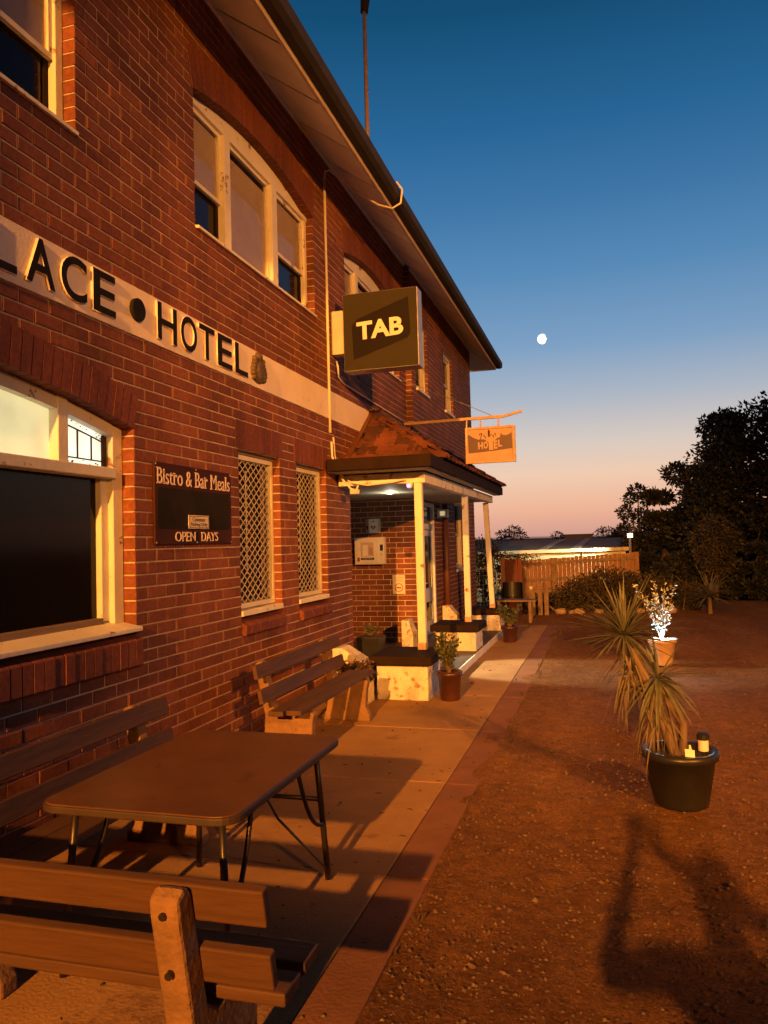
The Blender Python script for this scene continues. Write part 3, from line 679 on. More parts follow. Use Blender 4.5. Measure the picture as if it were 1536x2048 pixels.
for (x, y, tx) in ((.985, 8.71, 0), (1.0, 11.72, 0), (1.03, 14.12, -.07)):
    po = MB().bar((x,y,.484),(x+tx,y,2.405), .090, .090, (0,1,0)).build('post', M['peel'], hotel, bevel=.006)
    MB().box(x-.049, x+.049, y-.049, y+.049, .4845, .56).build('post_shoe', M['rust'], po)
bmn = MB(); bmn.box(.02, 1.075, 8.66, 8.76, 2.405, 2.53); bmn.build('beam', M['peel'], hotel, bevel=.006)
MB().box(.965, 1.075, 8.765, 14.25, 2.405, 2.53).build('beam', M['peel'], hotel, bevel=.006)
MB().box(-1.6, .96, 8.77, 14.25, 2.43, 2.46).build('porch_ceiling', M['porchceil'], hotel)
ev = MB(); ev.box(.02, 1.2, 8.30, 8.65, 2.545, 2.56); ev.box(1.08, 1.2, 8.65, 14.4, 2.545, 2.56); ev.build('porch_eave_lining', M['porchceil'], hotel)
gb = MB(); gb.box(.03, 1.245, 8.24, 8.30, 2.55, 2.69); gb.box(1.20, 1.245, 8.301, 14.42, 2.55, 2.69); gb.build('porch_fascia', M['capbrown'], hotel, bevel=.008)
MB().box(.015, 1.235, 8.305, 9.0, 2.60, 2.66).build('porch_box_gutter', M['gutter'], hotel)
# tiled hip roof, each tile its own piece
EZ, RZ = 2.70, 3.50
proof = MB().add([(0.012,8.93,EZ),(1.25,8.93,EZ),(1.25,14.42,EZ),(.012,14.42,EZ),(.012,10.12,RZ),(.012,12.5,RZ)], [(0,1,4),(1,2,5,4),(2,3,5)]).build('porch_roof', M['gutter'], hotel)
TW, TG = .245, .205
tm = MB(); seg = 4; L_ = .30
for k in range(seg+1):
    u = -TW/2+TW*k/seg; hgt = .022*math.cos(math.pi*k/seg)**2
    tm.v += [(u, 0, hgt+.024), (u, L_, hgt+.004), (u, 0, hgt+.004)]
for k in range(seg):
    a = k*3; b = a+3; tm.f += [(a, b, b+1, a+1), (a+2, b+2, b, a)]; tm.m += [0, 0]
tile_me = tm.mesh('tile'); tile_me.materials.append(M['rooftile'])
def tiles(p0, p1, q0, q1):
    """eave edge p0->p1, top edge q0->q1"""
    p0, p1, q0, q1 = map(Vector, (p0, p1, q0, q1)); ex = (p1-p0).normalized(); mid = (q0+q1)/2
    ey = mid-p0; ey = (ey-ex*ey.dot(ex)); Lh = ey.length; ey.normalize(); n = ex.cross(ey)
    if n.z < 0: n = -n
    rows = int(Lh/TG)
    for r in range(rows+1):
        t = r*TG/Lh
        if t > .97: continue
        a = p0.lerp(q0, t); b = p1.lerp(q1, t); dab = (b-a).normalized()*.045; a = a+dab*(.3 if r else 0); b = b-dab; w = (b-a).length
        if w < .1: continue
        k = max(1, round(w/TW)); st = w/k; off = (st/2 if r % 2 and k > 2 else 0)
        for i in range(k):
            c = a+(b-a).normalized()*(st*(i+.5)+ (off*.8 if i < k-1 else 0))+n*(.002+rb.uniform(0,.008))-ey*(.03)
            o = bpy.data.objects.new('tile', tile_me); COL.objects.link(o); o.parent = proof
            mm = Matrix((ex, ey, n)).transposed().to_4x4()
            o.matrix_local = Matrix.Translation(c) @ mm @ Matrix.Rotation(rb.uniform(-.05,.05), 4, 'Z') @ Matrix.Rotation(rb.uniform(-.04,.05), 4, 'X') @ Matrix.Scale(st/TW*1.0, 4, (1,0,0))
tiles((.012,8.92,EZ),(1.25,8.92,EZ),(.012,10.12,RZ),(.02,10.12,RZ))
tiles((1.25,8.93,EZ),(1.25,14.42,EZ),(.012,10.12,RZ),(.012,12.5,RZ))
def hips(p, q, nn):
    p = Vector(p); q = Vector(q)
    for i in range(nn):
        a = p.lerp(q, i/nn); b = p.lerp(q, (i+1.12)/nn); d = (b-a).normalized(); s = d.cross(Vector((0,0,1))).normalized(); u_ = s.cross(d)
        m_ = MB(); n_ = 6
        for e, rr, lift in ((a, .085, .03), (b, .07, .02)):
            for k in range(n_+1): an = math.pi*k/n_; m_.v.append(tuple(e+s*math.cos(an)*rr+u_*(math.sin(an)*rr*.75+lift-.015)))
        for k in range(n_): m_.f.append((k, k+1, n_+2+k, n_+1+k)); m_.m.append(0)
        m_.f.append(tuple(range(n_+1))); m_.m.append(0)
        m_.build('hip_tile', M['rooftile'], proof)
hips((1.25,8.93,EZ),(.03,10.12,RZ), 6); hips((1.25,14.42,EZ),(.03,12.5,RZ), 8)
fl = MB(); fl.bar((.012,8.95,EZ+.05),(.012,10.12,RZ+.05), .03, .12, (1,0,0)); fl.bar((.012,10.1,RZ+.05),(.012,12.5,RZ+.05), .03, .12, (1,0,0)); fl.build('flashing', M['pipebrown'], proof)

# half-glazed white entrance door on the stepped wall
door = empty('door'); door.parent = hotel; f = MB()
f.box(-.02, .115, 12.555, 12.63, .1, 2.40); f.box(-.02, .115, 13.47, 13.545, .1, 2.40); f.box(-.02, .115, 12.63, 13.47, 2.33, 2.40); f.box(-.02, .112, 12.63, 13.47, 1.93, 2.03)
f.build('door_frame', M['doorwhite'], door, bevel=.004)
d = MB(); x0, x1 = .03, .08
d.box(x0,x1,12.635,12.74,.11,1.925); d.box(x0,x1,13.36,13.465,.11,1.925); d.box(x0,x1,12.74,13.36,1.82,1.925); d.box(x0,x1,12.74,13.36,.68,.92); d.box(x0,x1,12.74,13.36,.11,.36)
d.build('door_leaf', M['doorwhite'], door, bevel=.004)
for z0, z1 in ((.92,1.82),(.36,.68)): MB().box(.05,.055,12.74,13.36,z0,z1).build('pane', M['tint'], door)
MB().box(.05,.055,12.63,13.47,2.03,2.33).build('pane', M['tint'], door)
MB().tube([(.085,12.70,1.02),(.125,12.70,1.02),(.125,12.80,1.02)], .010, 8).build('door_handle', M['grey'], door)

# ================================================================== STREET LAMPS (behind the photographer) AND OTHER LAMPS
def point(name, loc, watts, col, rad, parent=None):
    l = bpy.data.lights.new(name, 'POINT'); l.energy = watts; l.color = col; l.shadow_soft_size = rad
    o = bpy.data.objects.new(name, l); COL.objects.link(o); o.location = loc; o.parent = parent; return o
lens_m = emit('sodium_lens', SODIUM, 30)
for (p, aim, wt, nm, cone) in LAMPS:
    lab = 'tall grey street lamp with orange light %s' % ('down the street behind the viewpoint' if nm == 'near' else 'in the yard, right of the viewpoint')
    e = empty('street_lamp', (p[0], p[1], 0), 0, lab, 'street lamp', 'sodium street lamps')
    d = Vector((aim[0]-p[0], aim[1]-p[1], 0)).normalized()*1.6; h = p[2]
    MB().tube([tuple(Vector((0,0,-.1))-d), tuple(Vector((0,0,h*.6))-d), tuple(Vector((0,0,h-.25))-d)], [.10,.08,.055], 12).build('pole', M['grey'], e, smooth=True)
    MB().tube([tuple(Vector((0,0,h-.3))-d), tuple(Vector((0,0,h+.12))-d*.8), tuple(Vector((0,0,h+.2))-d*.1)], .035, 8).build('arm', M['grey'], e, smooth=True)
    MB().lathe([(.05,.24),(.2,.2),(.24,.12),(.22,.11)], (0,0,h), 16).build('lamp_head', M['grey'], e, smooth=True)
    MB().lathe([(.2,.108),(.17,.06),(.08,.03)], (0,0,h), 16).build('lens', lens_m, e, smooth=True)
    sl0 = bpy.data.lights.new('lamp_light', 'SPOT'); sl0.energy = wt; sl0.color = SODIUM; sl0.shadow_soft_size = .17 if nm == 'near' else .12; sl0.spot_size = R(cone); sl0.spot_blend = 1.0
    so0 = bpy.data.objects.new('lamp_light', sl0); COL.objects.link(so0); so0.parent = e; so0.location = (0,0,h-.2)
    so0.rotation_euler = (Vector(aim)-Vector((p[0],p[1],h-.2))).to_track_quat('-Z', 'Y').to_euler()

pl_ = empty('porch_light', (.15,10.5,2.395), 0, 'small round white ceiling light under the entrance porch', 'light')
MB().lathe([(.06,.034),(.06,.022),(.05,.020)], (0,0,0), 20).build('base', M['white'], pl_, smooth=True)
MB().lathe([(.045,.0195),(.03,.017),(.01,.016)], (0,0,0), 20).build('diffuser', emit('porch_diffuser', (1,.95,.7), 1.5), pl_, smooth=True)
dl_ = empty('added_door_lamp', (-1.59,10.35,2.15), 0, 'unseen lamp added in the porch recess for the light from the doorway', 'light')  # unseen lamp, added to throw the light that comes out of the doorway
MB().lathe([(.09,0),(.09,.03),(.075,.035)], (0,0,0), 18).build('base', M['white'], dl_, smooth=True).matrix_local = Matrix.Rotation(R(90), 4, 'Y')
MB().lathe([(.074,.036),(.06,.06),(.02,.075)], (0,0,0), 18).build('diffuser', emit('added_door_lamp_diffuser', (1,.93,.75), 3), dl_, smooth=True).matrix_local = Matrix.Rotation(R(90), 4, 'Y')
sp_ = bpy.data.lights.new('added_door_lamp_light', 'SPOT'); sp_.energy = 1500; sp_.color = (1.0,.84,.56); sp_.shadow_soft_size = .05; sp_.spot_size = R(29); sp_.spot_blend = .45
so_ = bpy.data.objects.new('added_door_lamp_light', sp_); COL.objects.link(so_); so_.parent = dl_; so_.location = (.12,0,0); so_.rotation_euler = Vector((3.75,0,-2.15)).to_track_quat('-Z','Y').to_euler()

wl = empty('wall_lamp', (.1,13.9,2.23), 0, 'small white box lamp on the brick wall past the door', 'light')
MB().box(.005,.20,-.06,.06,-.075,.075).build('housing', M['white'], wl, bevel=.006)
MB().box(.06,.15,-.064,-.0605,-.04,.04).build('lens', emit('wall_lamp_lens', (1,.8,.35), .5), wl)

point('porch_glow', (0,0,-.06), 9, (1.0,.86,.60), .05, pl_)

# ================================================================== SIGNS
# lightbox sign
tb = empty('lightbox_sign', (0,8.55,3.75), 0, 'square dark lightbox sign with pale bold letters projecting from the upper wall', 'sign')
X0, X1, ZZ = .165, 1.075, .92
MB().box(X0, X1, 0, .22, 0, ZZ).build('cabinet', M['alu'], tb, bevel=.01)
MB().box(X0+.008, X1-.008, -.006, -.0005, .008, ZZ-.008).build('face', M['tabgreen'], tb)
lo = [(.13,.22),(.88,.30),(.91,.34),(.88,.80),(.86,.87),(.22,.66),(.13,.58)]
lo = [(.14,.14),(.86,.36),(.90,.42),(.88,.88),(.20,.66),(.12,.58)]
MB().prism([(X0+a*.91, -.007, b*ZZ) for a, b in lo], (0,-.003,0)).build('logo', M['tabdark'], tb)
put_text('lettering', 'TAB', M['tabwhite'], tb, (X0+.19*.91, -.0102, .385*ZZ), (.997,0,.045), (-.02,0,1), .62*.91, .23*ZZ, .003, .035)
MB().box(.004, X0-.002, .02, .2, .22, .74).build('bracket', M['fascia'], tb, bevel=.006)

# hanging board
hs = empty('hanging_sign', (0,11.95,0), 0, 'faded rusty hotel name board hanging from a steel arm above the porch roof', 'sign')
MB().bar((.012,0,3.62),(1.62,0,3.635), .045, .045).bar((1.61,0,3.635),(1.89,0,3.70), .04, .04).build('arm', M['rust'], hs, bevel=.004)
for x in (1.24, 1.52): MB().box(x-.012, x+.012, -.008, .008, 3.488, 3.614).build('hanger', M['rust'], hs)
MB().tube([(1.43,0,3.655),(1.08,0,3.83),(.012,0,4.33)], .006, 6).build('stay_wire', M['grey'], hs)
MB().tube([(1.03,-.03,3.60),(1.02,-.03,3.3),(1.02,-.02,3.0)], .010, 6).build('cable', M['pipe'], hs)
f = MB(); a, b, z0, z1 = 1.0, 1.775, 2.92, 3.487
f.box(a, a+.035, -.035, .035, z0, z1); f.box(b-.04, b, -.035, .035, z0, z1); f.box(a+.035, b-.04, -.035, .035, z1-.035, z1); f.box(a+.035, b-.04, -.035, .035, z0, z0+.035); f.build('sign_frame', M['rust'], hs, bevel=.004)
MB().box(a+.035, b-.04, -.012, .012, z0+.035, z1-.035).build('board', M['signpanel'], hs)
def sc_(px, py): return (a+.035+(px-190)/1075*(b-a-.075), -.0135, z1-.035-(py-200)/800*(z1-z0-.07))
dk = MB()
dk.prism([sc_(*p) for p in [(200,325),(240,335),(330,400),(440,455),(540,452),(620,465),(640,510),(690,530),(702,735),(800,735),(800,762),(205,792)]], (0,-.002,0))
dk.prism([sc_(*p) for p in [(795,530),(870,480),(900,445),(970,425),(990,320),(1030,375),(1090,385),(1170,370),(1245,320),(1255,715),(802,760)]], (0,-.002,0))
dk.build('painted_field', M['signpurple'], hs)
fl_ = MB()
for st in ([(480,350),(490,310),(540,308),(520,380),(500,450)], [(575,340),(630,435)], [(700,220),(690,400)], [(720,250),(715,410)], [(760,330),(752,380)], [(795,360),(820,420)], [(850,310),(858,380)]):
    for p, q in zip(st[:-1], st[1:]): fl_.bar(tuple(Vector(sc_(*p))), tuple(Vector(sc_(*q))), .003, .013, (1,0,0))
fl_.build('faded_script', M['capbrown'], hs)
for ch, x0_, x1_, y0_, y1_ in (('H',440,556,520,705),('O',568,676,515,695),('E',815,900,500,712),('L',915,1015,485,665)):
    p = sc_(x0_, y1_); w_ = (x1_-x0_)/1075*(b-a-.075); h_ = (y1_-y0_)/800*(z1-z0-.07)
    put_text('letter', ch, M['signpanel'], hs, (p[0], -.0158, p[2]), FX, WZ, w_, h_, .002, .05)
p = sc_(690,735); MB().prism([sc_(690,520),sc_(800,520),sc_(785,735),sc_(712,735)], (0,-.0035,0)).build('letter', M['signpanel'], hs)
fleck = MB(); rf_ = random.Random(5)
for k in range(26):
    x, y_ = rf_.uniform(215,950), rf_.uniform(815,960); s = rf_.uniform(6,16); fleck.prism([sc_(x-s,y_),sc_(x,y_-s*1.3),sc_(x+s,y_),sc_(x,y_+s)], (0,-.002,0))
fleck.build('flaking_paint', M['rust'], hs, kind='stuff')

# bistro board
bb = empty('menu_board', (.0,5.325,2.03), 0, 'maroon meals board with cream lettering beside the big dark window', 'sign')
MB().box(.004, .022, -.575, .575, -.28, .31).build('board', M['signbrown'], bb, bevel=.003)
bl = [(.0225,-.52,-.165),(.0225,.50,-.165),(.0225,.54,-.13),(.0225,.54,.13),(.0225,-.53,.13),(.0225,-.545,.10),(.0225,-.545,-.13)]
MB().prism(bl, (.002,0,0)).build('blackboard', M['signdark'], bb)
SER = {'B':'bl tl','i':'bc xl','r':'bl xl','M':'bl br tl tr','l':'bc tl','P':'bl tl','E':'bl tl','N':'tl bl tr','D':'bl tl','A':'bl br','Y':'bc tl tr','a':'br'}
def serif_text(txt, parent, org, w, h, m):
    full, fx0, fx1, fy0, fy1 = text_mesh(txt, 0, .5); bpy.data.meshes.remove(full); sx = w/(fx1-fx0); sy = h/(fy1-fy0); mb = MB(); t = h*.055
    for i, ch in enumerate(txt):
        if ch == ' ': continue
        me1, a0, a1, b0, b1 = text_mesh(txt[:i+1], 0, .5); me1.name = 'tmp'; bpy.data.meshes.remove(me1)
        g_, c0, c1, d0, d1 = text_mesh(ch, 0, .5); gw = (c1-c0); bpy.data.meshes.remove(g_)
        x1 = (a1-fx0)*sx; x0 = x1-gw*sx; yb = (0-fy0)*sy; yt = (d1-fy0)*sy; xh = (.515-fy0)*sy if ch in 'ir' else yt
        st_ = h*.10
        for c in SER.get(ch, '').split():
            xc = {'l': x0+st_*.5, 'r': x1-st_*.5, 'c': (x0+x1)/2}[c[1]]; z = {'b': yb, 't': yt, 'x': xh}[c[0]]; wd = h*(.30 if c[0] == 'b' else .24)
            z0_ = z if c[0] == 'b' else z-t
            mb.box(org[0], org[0]+.0034, org[1]+xc-wd/2, org[1]+xc+wd/2, org[2]+z0_, org[2]+z0_+t)
    o_ = put_text('lettering', txt, m, parent, org, WX, WZ, w, h, .003, -.002)
    mb.build('lettering_serifs', m, parent, kind='stuff')
serif_text('Bistro & Bar Meals', bb, (.0228,-.545,.155), 1.09, .118, M['cream'])
serif_text('OPEN', bb, (.0228,-.315,-.258), .285, .072, M['cream']); serif_text('DAYS', bb, (.0228,.065,-.258), .265, .072, M['cream'])
MB().box(.0226, .0235, -.03, .025, -.262, -.186).build('blank_patch', M['signdark'], bb)
for y0 in (-.56, 0, .56):
    for z in (-.265, .295): MB().lathe([(.008,0),(.004,.004)], (0,0,0), 8).build('screw', M['grey'], bb).matrix_local = Matrix.Translation((.022, y0, z)) @ Matrix.Rotation(R(90), 4, 'Y')
pp = empty('parking_plate', (.0245,5.345,1.92), 0, 'small cream customer parking plate fixed on the dark meals board', 'sign')
MB().box(.0005, .006, -.155, .155, -.052, .052).build('plate', M['plate'], pp, bevel=.002)
bo = MB(); frame_rect(bo, .0062, .0070, -.148, .148, -.046, .046, .004); bo.build('border', M['ink'], pp)
put_text('lettering', 'Customer', M['ink'], pp, (.0064,-.10,.004), WX, WZ, .19, .032, .001, .01)
put_text('lettering', 'Parking Only', M['ink'], pp, (.0064,-.125,-.038), WX, WZ, .25, .034, .001, .01)

# defibrillator sign and cabinet, no-smoking notice on the porch wall
ad_ = empty('defibrillator_sign', (-.63,12.2,2.0), 0, 'folded white sign with a red heart above the wall cabinet', 'sign')
MB().prism([(-.13,-.004,-.115),(-.045,-.10,-.115),(.10,-.075,-.115),(.13,-.004,-.115)], (0,0,.235)).build('folded_panel', M['white'], ad_, bevel=.003)
def heart(cx_, cz_, s, org, ux):
    pts = []
    for k in range(28):
        t = 2*math.pi*k/28; x = 16*math.sin(t)**3/17; z = (13*math.cos(t)-5*math.cos(2*t)-2*math.cos(3*t)-math.cos(4*t))/17
        pts.append(Vector(org)+Vector(ux)*(cx_+x*s)+Vector((0,0,cz_+z*s)))
    return pts
ux = Vector((.145,.025,0)).normalized(); nn = Vector((ux.y,-ux.x,0)); og = Vector((-.045,-.10,-.115))+nn*.0008
MB().prism(heart(.072, .095, .043, og, ux), nn*.002).build('heart', M['red'], ad_)
bz = [(.078,.135),(.062,.095),(.074,.098),(.066,.060),(.088,.105),(.076,.102),(.090,.135)]
MB().prism([og+nn*.0022+ux*x+Vector((0,0,z)) for x, z in bz], nn*.001).build('bolt_symbol', M['white'], ad_)
put_text('lettering', 'AED', M['ink'], ad_, og+ux*.045+Vector((0,0,.178)), ux, WZ, .055, .028, .001, .02)
ux2 = Vector((.085,-.096,0)).normalized(); nn2 = Vector((ux2.y,-ux2.x,0)); og2 = Vector((-.13,-.004,-.115))+nn2*.0008
MB().prism(heart(.075, .095, .043, og2, ux2), nn2*.002).build('heart', M['red'], ad_)
ac = empty('defibrillator_cabinet', (-.665,12.2,1.595), R(-2), 'white wall cabinet with a small window on the porch wall', 'cabinet')
MB().box(-.255,.255,-.13,-.003,-.222,.222).build('case', M['white'], ac, bevel=.008)
MB().box(-.225,.165,-.138,-.1305,-.20,.20).build('cabinet_door', M['white'], ac, bevel=.006)
MB().box(-.145,.08,-.1405,-.1385,-.09,.14).build('window', M['blind'], ac)
MB().box(-.11,-.02,-.144,-.141,-.08,.10).build('leaflet', M['white'], ac, bevel=.002); MB().box(.0,.065,-.1435,-.141,-.06,.06).build('leaflet', M['terra'], ac, bevel=.002)
MB().box(-.145,.085,-.1405,-.1385,-.145,-.11).build('label_strip', M['ink'], ac); MB().box(-.205,-.165,-.1405,-.1385,-.17,-.105).build('label_patch', M['red'], ac)
put_text('lettering', 'DEFIBRILLATOR', M['white'], ac, (-.115,-.1407,-.134), FX, WZ, .17, .014, .0005)
MB().box(.19,.235,-.137,-.1305,.0,.10).build('latch', M['ink'], ac); MB().tube([(.21,-.1305,-.06),(.21,-.137,-.06)], .012, 10).build('button', M['grey'], ac)
ns_ = empty('smoking_notice', (-.215,12.2,1.035), 0, 'small pale no-smoking notice on the porch brick wall', 'sign')
MB().box(-.105,.105,-.010,-.006,-.155,.155).build('plate', M['plate'], ns_, bevel=.001)
ring = MB(); nS = 28
for k in range(nS):
    t0, t1 = 2*math.pi*k/nS, 2*math.pi*(k+1)/nS
    ring.add([(r_*math.cos(t), -.0112, -.05+r_*math.sin(t)) for t in (t0, t1) for r_ in (.058,.07)], [(0,1,3,2)])
ring.bar((-.045,-.0112,-.005),(.045,-.0112,-.095), .002, .009, (0,1,0)); ring.build('symbol', M['red'], ns_)
MB().box(-.042,.036,-.0115,-.0104,-.062,-.044).build('symbol', M['ink'], ns_)
put_text('lettering', 'NO SMOKING', M['ink'], ns_, (-.075,-.0104,.108), FX, WZ, .15, .018, .0005); put_text('lettering', 'BEYOND THIS POINT', M['ink'], ns_, (-.07,-.0104,.082), FX, WZ, .14, .013, .0005); put_text('lettering', 'IN THIS AREA', M['ink'], ns_, (-.06,-.0104,.05), FX, WZ, .12, .016, .0005)

sc1 = empty('security_camera', (.90,8.62,2.38), 0, 'small dome camera with a purple glow under the porch beam', 'camera')
MB().lathe([(.04,.024),(.04,0),(.03,-.03),(.012,-.042)], (0,0,0), 16).build('dome', M['white'], sc1, smooth=True)
MB().lathe([(.022,0),(.015,.006),(.0,.008)], (0,0,0), 14).build('glow_ring', emit('infrared_glow', (.62,.18,1.0), 3.0), sc1).matrix_local = Matrix.Translation((.0,-.042,-.012)) @ Matrix.Rotation(R(90), 4, 'X')
fl2 = empty('floodlight', (.27,8.64,2.40), R(-20), 'small cream floodlight head under the left end of the porch beam', 'light')
MB().tube([(0,0,.005),(0,-.02,-.03),(0,-.04,-.05)], .012, 8).build('stem', M['pipe'], fl2); MB().box(-.05,.05,-.10,-.035,-.10,-.045).build('head', M['pipe'], fl2, bevel=.008)

# mast on the roof
an = empty('aerial_mast', (-.12,10.75,6.3), 0, 'thin reddish mast with a bent tip rising above the roof edge', 'mast')
MB().tube([(0,0,-.05),(0,0,.6),(0,0,3.4)], [.035,.033,.03], 10).build('pole', M['rust'], an, smooth=True)
MB().tube([(0,0,3.35),(.02,0,3.55),(.10,0,3.95),(.16,0,4.4)], [.06,.075,.05,.03], 8).build('tip', M['gutter'], an, smooth=True)

# ================================================================== FURNITURE
def make_bench(name, loc, rz, label, ln=2.05, legs=(.26,)):
    """local x along the seat, back at -y, front +y"""
    e = empty(name, loc, rz, label, 'bench', 'slatted benches with concrete ends')
    prof = [(-.30,0),(.14,0),(.20,.0),(.20,.06),(.16,.13),(.17,.30),(.19,.375),(.17,.395),(-.10,.375),(-.155,.42),(-.235,.76),(-.25,.785),(-.28,.79),(-.315,.77),(-.31,.72),(-.235,.36),(-.25,.10),(-.30,.05)]
    for x in (legs[0], ln-legs[0]):
        lg = MB().prism([(x-ln/2-.045, y, z) for y, z in prof], (.09,0,0)).build('leg', M['concrete'], e, bevel=.012)
        for z, yy in ((.73,-.312),(.56,-.287)): MB().tube([(x-ln/2,yy+.02,z),(x-ln/2,yy-.008,z-.002)], .011, 8).build('bolt', M['steel'], lg)
    h = ln/2
    for y, z in ((-.045,.402),(.105,.412)): MB().box(-h, h, y-.062, y+.062, z, z+.040).build('seat_slat', M['slat'], e, bevel=.006)
    for y, z in ((-.212,.735),(-.172,.545)):
        b_ = MB().box(-h, h, -.018, .018, -.055, .055).build('back_slat', M['slat'], e, bevel=.006); b_.matrix_local = Matrix.Translation((0,y,z)) @ Matrix.Rotation(R(12), 4, 'X')
    return e
# facing +X along the wall: local +y -> +X  (rotation -90 deg)
make_bench('bench', (.56,3.30,0), R(-90), 'slatted bench against the brick wall, half hidden by the table')
make_bench('bench', (.60,6.50,0), R(-90), 'slatted bench with pale concrete ends below the barred windows', 1.95)
make_bench('bench', (1.10,2.18,0), 0, 'slatted bench in the foreground seen from behind', 2.05)

tbl = empty('table', (1.255,3.225,0), R(0), 'brown rectangular cafe table with rounded corners and steel legs', 'table')
def rrect(hx, hy, r, z, n=6):
    pts = []
    for cx_, cy_, a0 in ((hx-r,hy-r,0),(-hx+r,hy-r,90),(-hx+r,-hy+r,180),(hx-r,-hy+r,270)):
        for k in range(n+1): a = R(a0+90*k/n); pts.append((cx_+r*math.cos(a), cy_+r*math.sin(a), z))
    return pts
MB().prism(rrect(.432,.617,.088,.690), (0,0,.030)).build('tabletop', M['table'], tbl, bevel=.004)
MB().prism(rrect(.440,.625,.095,.684), (0,0,.031)).build('rim', M['tablerim'], tbl, bevel=.006)
for sx in (-1, 1):
    for sy in (-1, 1):
        lg = MB().tube([(sx*.33,sy*.50,.684),(sx*.345,sy*.515,.45),(sx*.37,sy*.54,.01)], .0155, 10).build('leg', M['steel'], tbl, smooth=True)
        pts = []
        for k in range(9): t = k/8; pts.append((sx*(.335+.02*t), sy*(.515-.28*(1-t)**1.0+.0), .30+.38*(1-t)**2.2))
        MB().tube(pts, .011, 8).build('brace', M['steel'], tbl, smooth=True)
for sy in (-1, 1): MB().tube([(-.34,sy*.515,.42),(.34,sy*.515,.42)], .012, 8).build('cross_bar', M['steel'], tbl, smooth=True)
MB().tube([(.365,.535,.06),(.34,.0,.50),(.30,-.1,.68)], .006, 6).build('stay_rod', M['steel'], tbl)
fr_ = MB(); frame_rect(fr_, 0, .02, 0, .1, 0, .1, .01)

# ================================================================== POTS AND PLANTS
def leaf_quad(mb, p, d, l, w, rr, mi=0):
    d = Vector(d).normalized(); s = d.cross(Vector((rr.uniform(-1,1), rr.uniform(-1,1), rr.uniform(-1,1))))
    if s.length < 1e-3: s = Vector((1,0,0))
    s.normalize(); p = Vector(p); m_ = p+d*l*.5
    mb.add([p, m_+s*w*.5, p+d*l, m_-s*w*.5], [(0,1,2,3)], mi)
def rdir(rr, zmin=-1):
    while True:
        v = Vector((rr.uniform(-1,1), rr.uniform(-1,1), rr.uniform(zmin,1)))
        if .1 < v.length < 1: return v.normalized()
def bush(mb, st, base, h, rad, n, lsz, rr, stems=14):
    base = Vector(base)
    for k in range(stems):
        a = rr.uniform(0, 2*math.pi); q = base+Vector((math.cos(a)*rad*rr.uniform(.2,1), math.sin(a)*rad*rr.uniform(.2,1), h*rr.uniform(.6,1)))
        mid = base.lerp(q, .5)+Vector((rr.uniform(-.03,.03), rr.uniform(-.03,.03), .03)); st.tube([base, mid, q], [.006,.005,.003], 5)
        for i in range(n//stems):
            t = rr.uniform(.25, 1.05); p = base.lerp(mid, t*2) if t < .5 else mid.lerp(q, (t-.5)*2)
            leaf_quad(mb, p+rdir(rr)*rr.uniform(0,.05), rdir(rr,-.2), lsz*rr.uniform(.6,1.3), lsz*.55, rr)
def round_pot(name, loc, r1, r2, h, m, label, soil=True, rim=.012):
    e = empty(name, loc, 0, label, 'plant pot'); z = h
    MB().lathe([(r1*.96,0),(r1,.01),(r2,h-.05),(r2+rim,h-.045),(r2+rim,h),(r2-.015,h),(r2-.02,h-.05)], (0,0,0), 28).build('pot', m, e, smooth=True)
    MB().lathe([(r2-.02,h-.06),(r2-.025,h-.045),(.02,h-.035)], (0,0,0), 20).build('soil', M['soil'], e)
    return e
# (leafy plants are parts of their pot: they move together)
rr = random.Random(21)
p1 = round_pot('potted_bush', (1.37,8.30,0), .105, .128, .31, M['redpot'], 'glossy dark red pot with a leafy bush in front of the nearest porch pier')
lf, st = MB(), MB(); bush(lf, st, (0,0,.26), .44, .20, 900, .05, rr, 22); lf.build('foliage', M['leaf'], p1, fix=False); st.build('stems', M['bark'], p1, kind='stuff')
p2 = round_pot('potted_bush', (1.45,13.1,0), .11, .135, .27, M['redpot'], 'round brown pot with a small bush beyond the last porch pier')
lf, st = MB(), MB(); bush(lf, st, (0,0,.22), .40, .20, 600, .055, rr, 18); lf.build('foliage', M['leaf'], p2, fix=False); st.build('stems', M['bark'], p2, kind='stuff')
p3 = empty('flower_planter', (.36,8.02,0), 0, 'low planter of bronze leaves between the bench and the first pier', 'planter')
MB().box(-.2,.2,-.12,.12,0,.22).build('trough', M['pier'], p3, bevel=.012); MB().box(-.18,.18,-.10,.10,.2,.225).build('soil', M['soil'], p3)
lf, st = MB(), MB()
for x in (-.13, 0, .13): bush(lf, st, (x,0,.2), .22, .13, 260, .05, rr, 10)
lf.build('foliage', M['leafred'], p3, fix=False); st.build('stems', M['bark'], p3, kind='stuff')
p4 = empty('square_planter', (.04,9.75,.1), 0, 'dark square planter standing in the porch entry', 'planter')
MB().add([(-.11,-.11,0),(.11,-.11,0),(.11,.11,0),(-.11,.11,0),(-.16,-.16,.40),(.16,-.16,.40),(.16,.16,.40),(-.16,.16,.40)], [(3,2,1,0),(0,1,5,4),(1,2,6,5),(2,3,7,6),(3,0,4,7),(4,5,6,7)]).build('pot', M['blackpot'], p4, bevel=.01)
lf, st = MB(), MB(); bush(lf, st, (0,0,.38), .16, .12, 160, .04, rr, 10); lf.build('foliage', M['leaf'], p4, fix=False); st.build('stems', M['bark'], p4, kind='stuff')

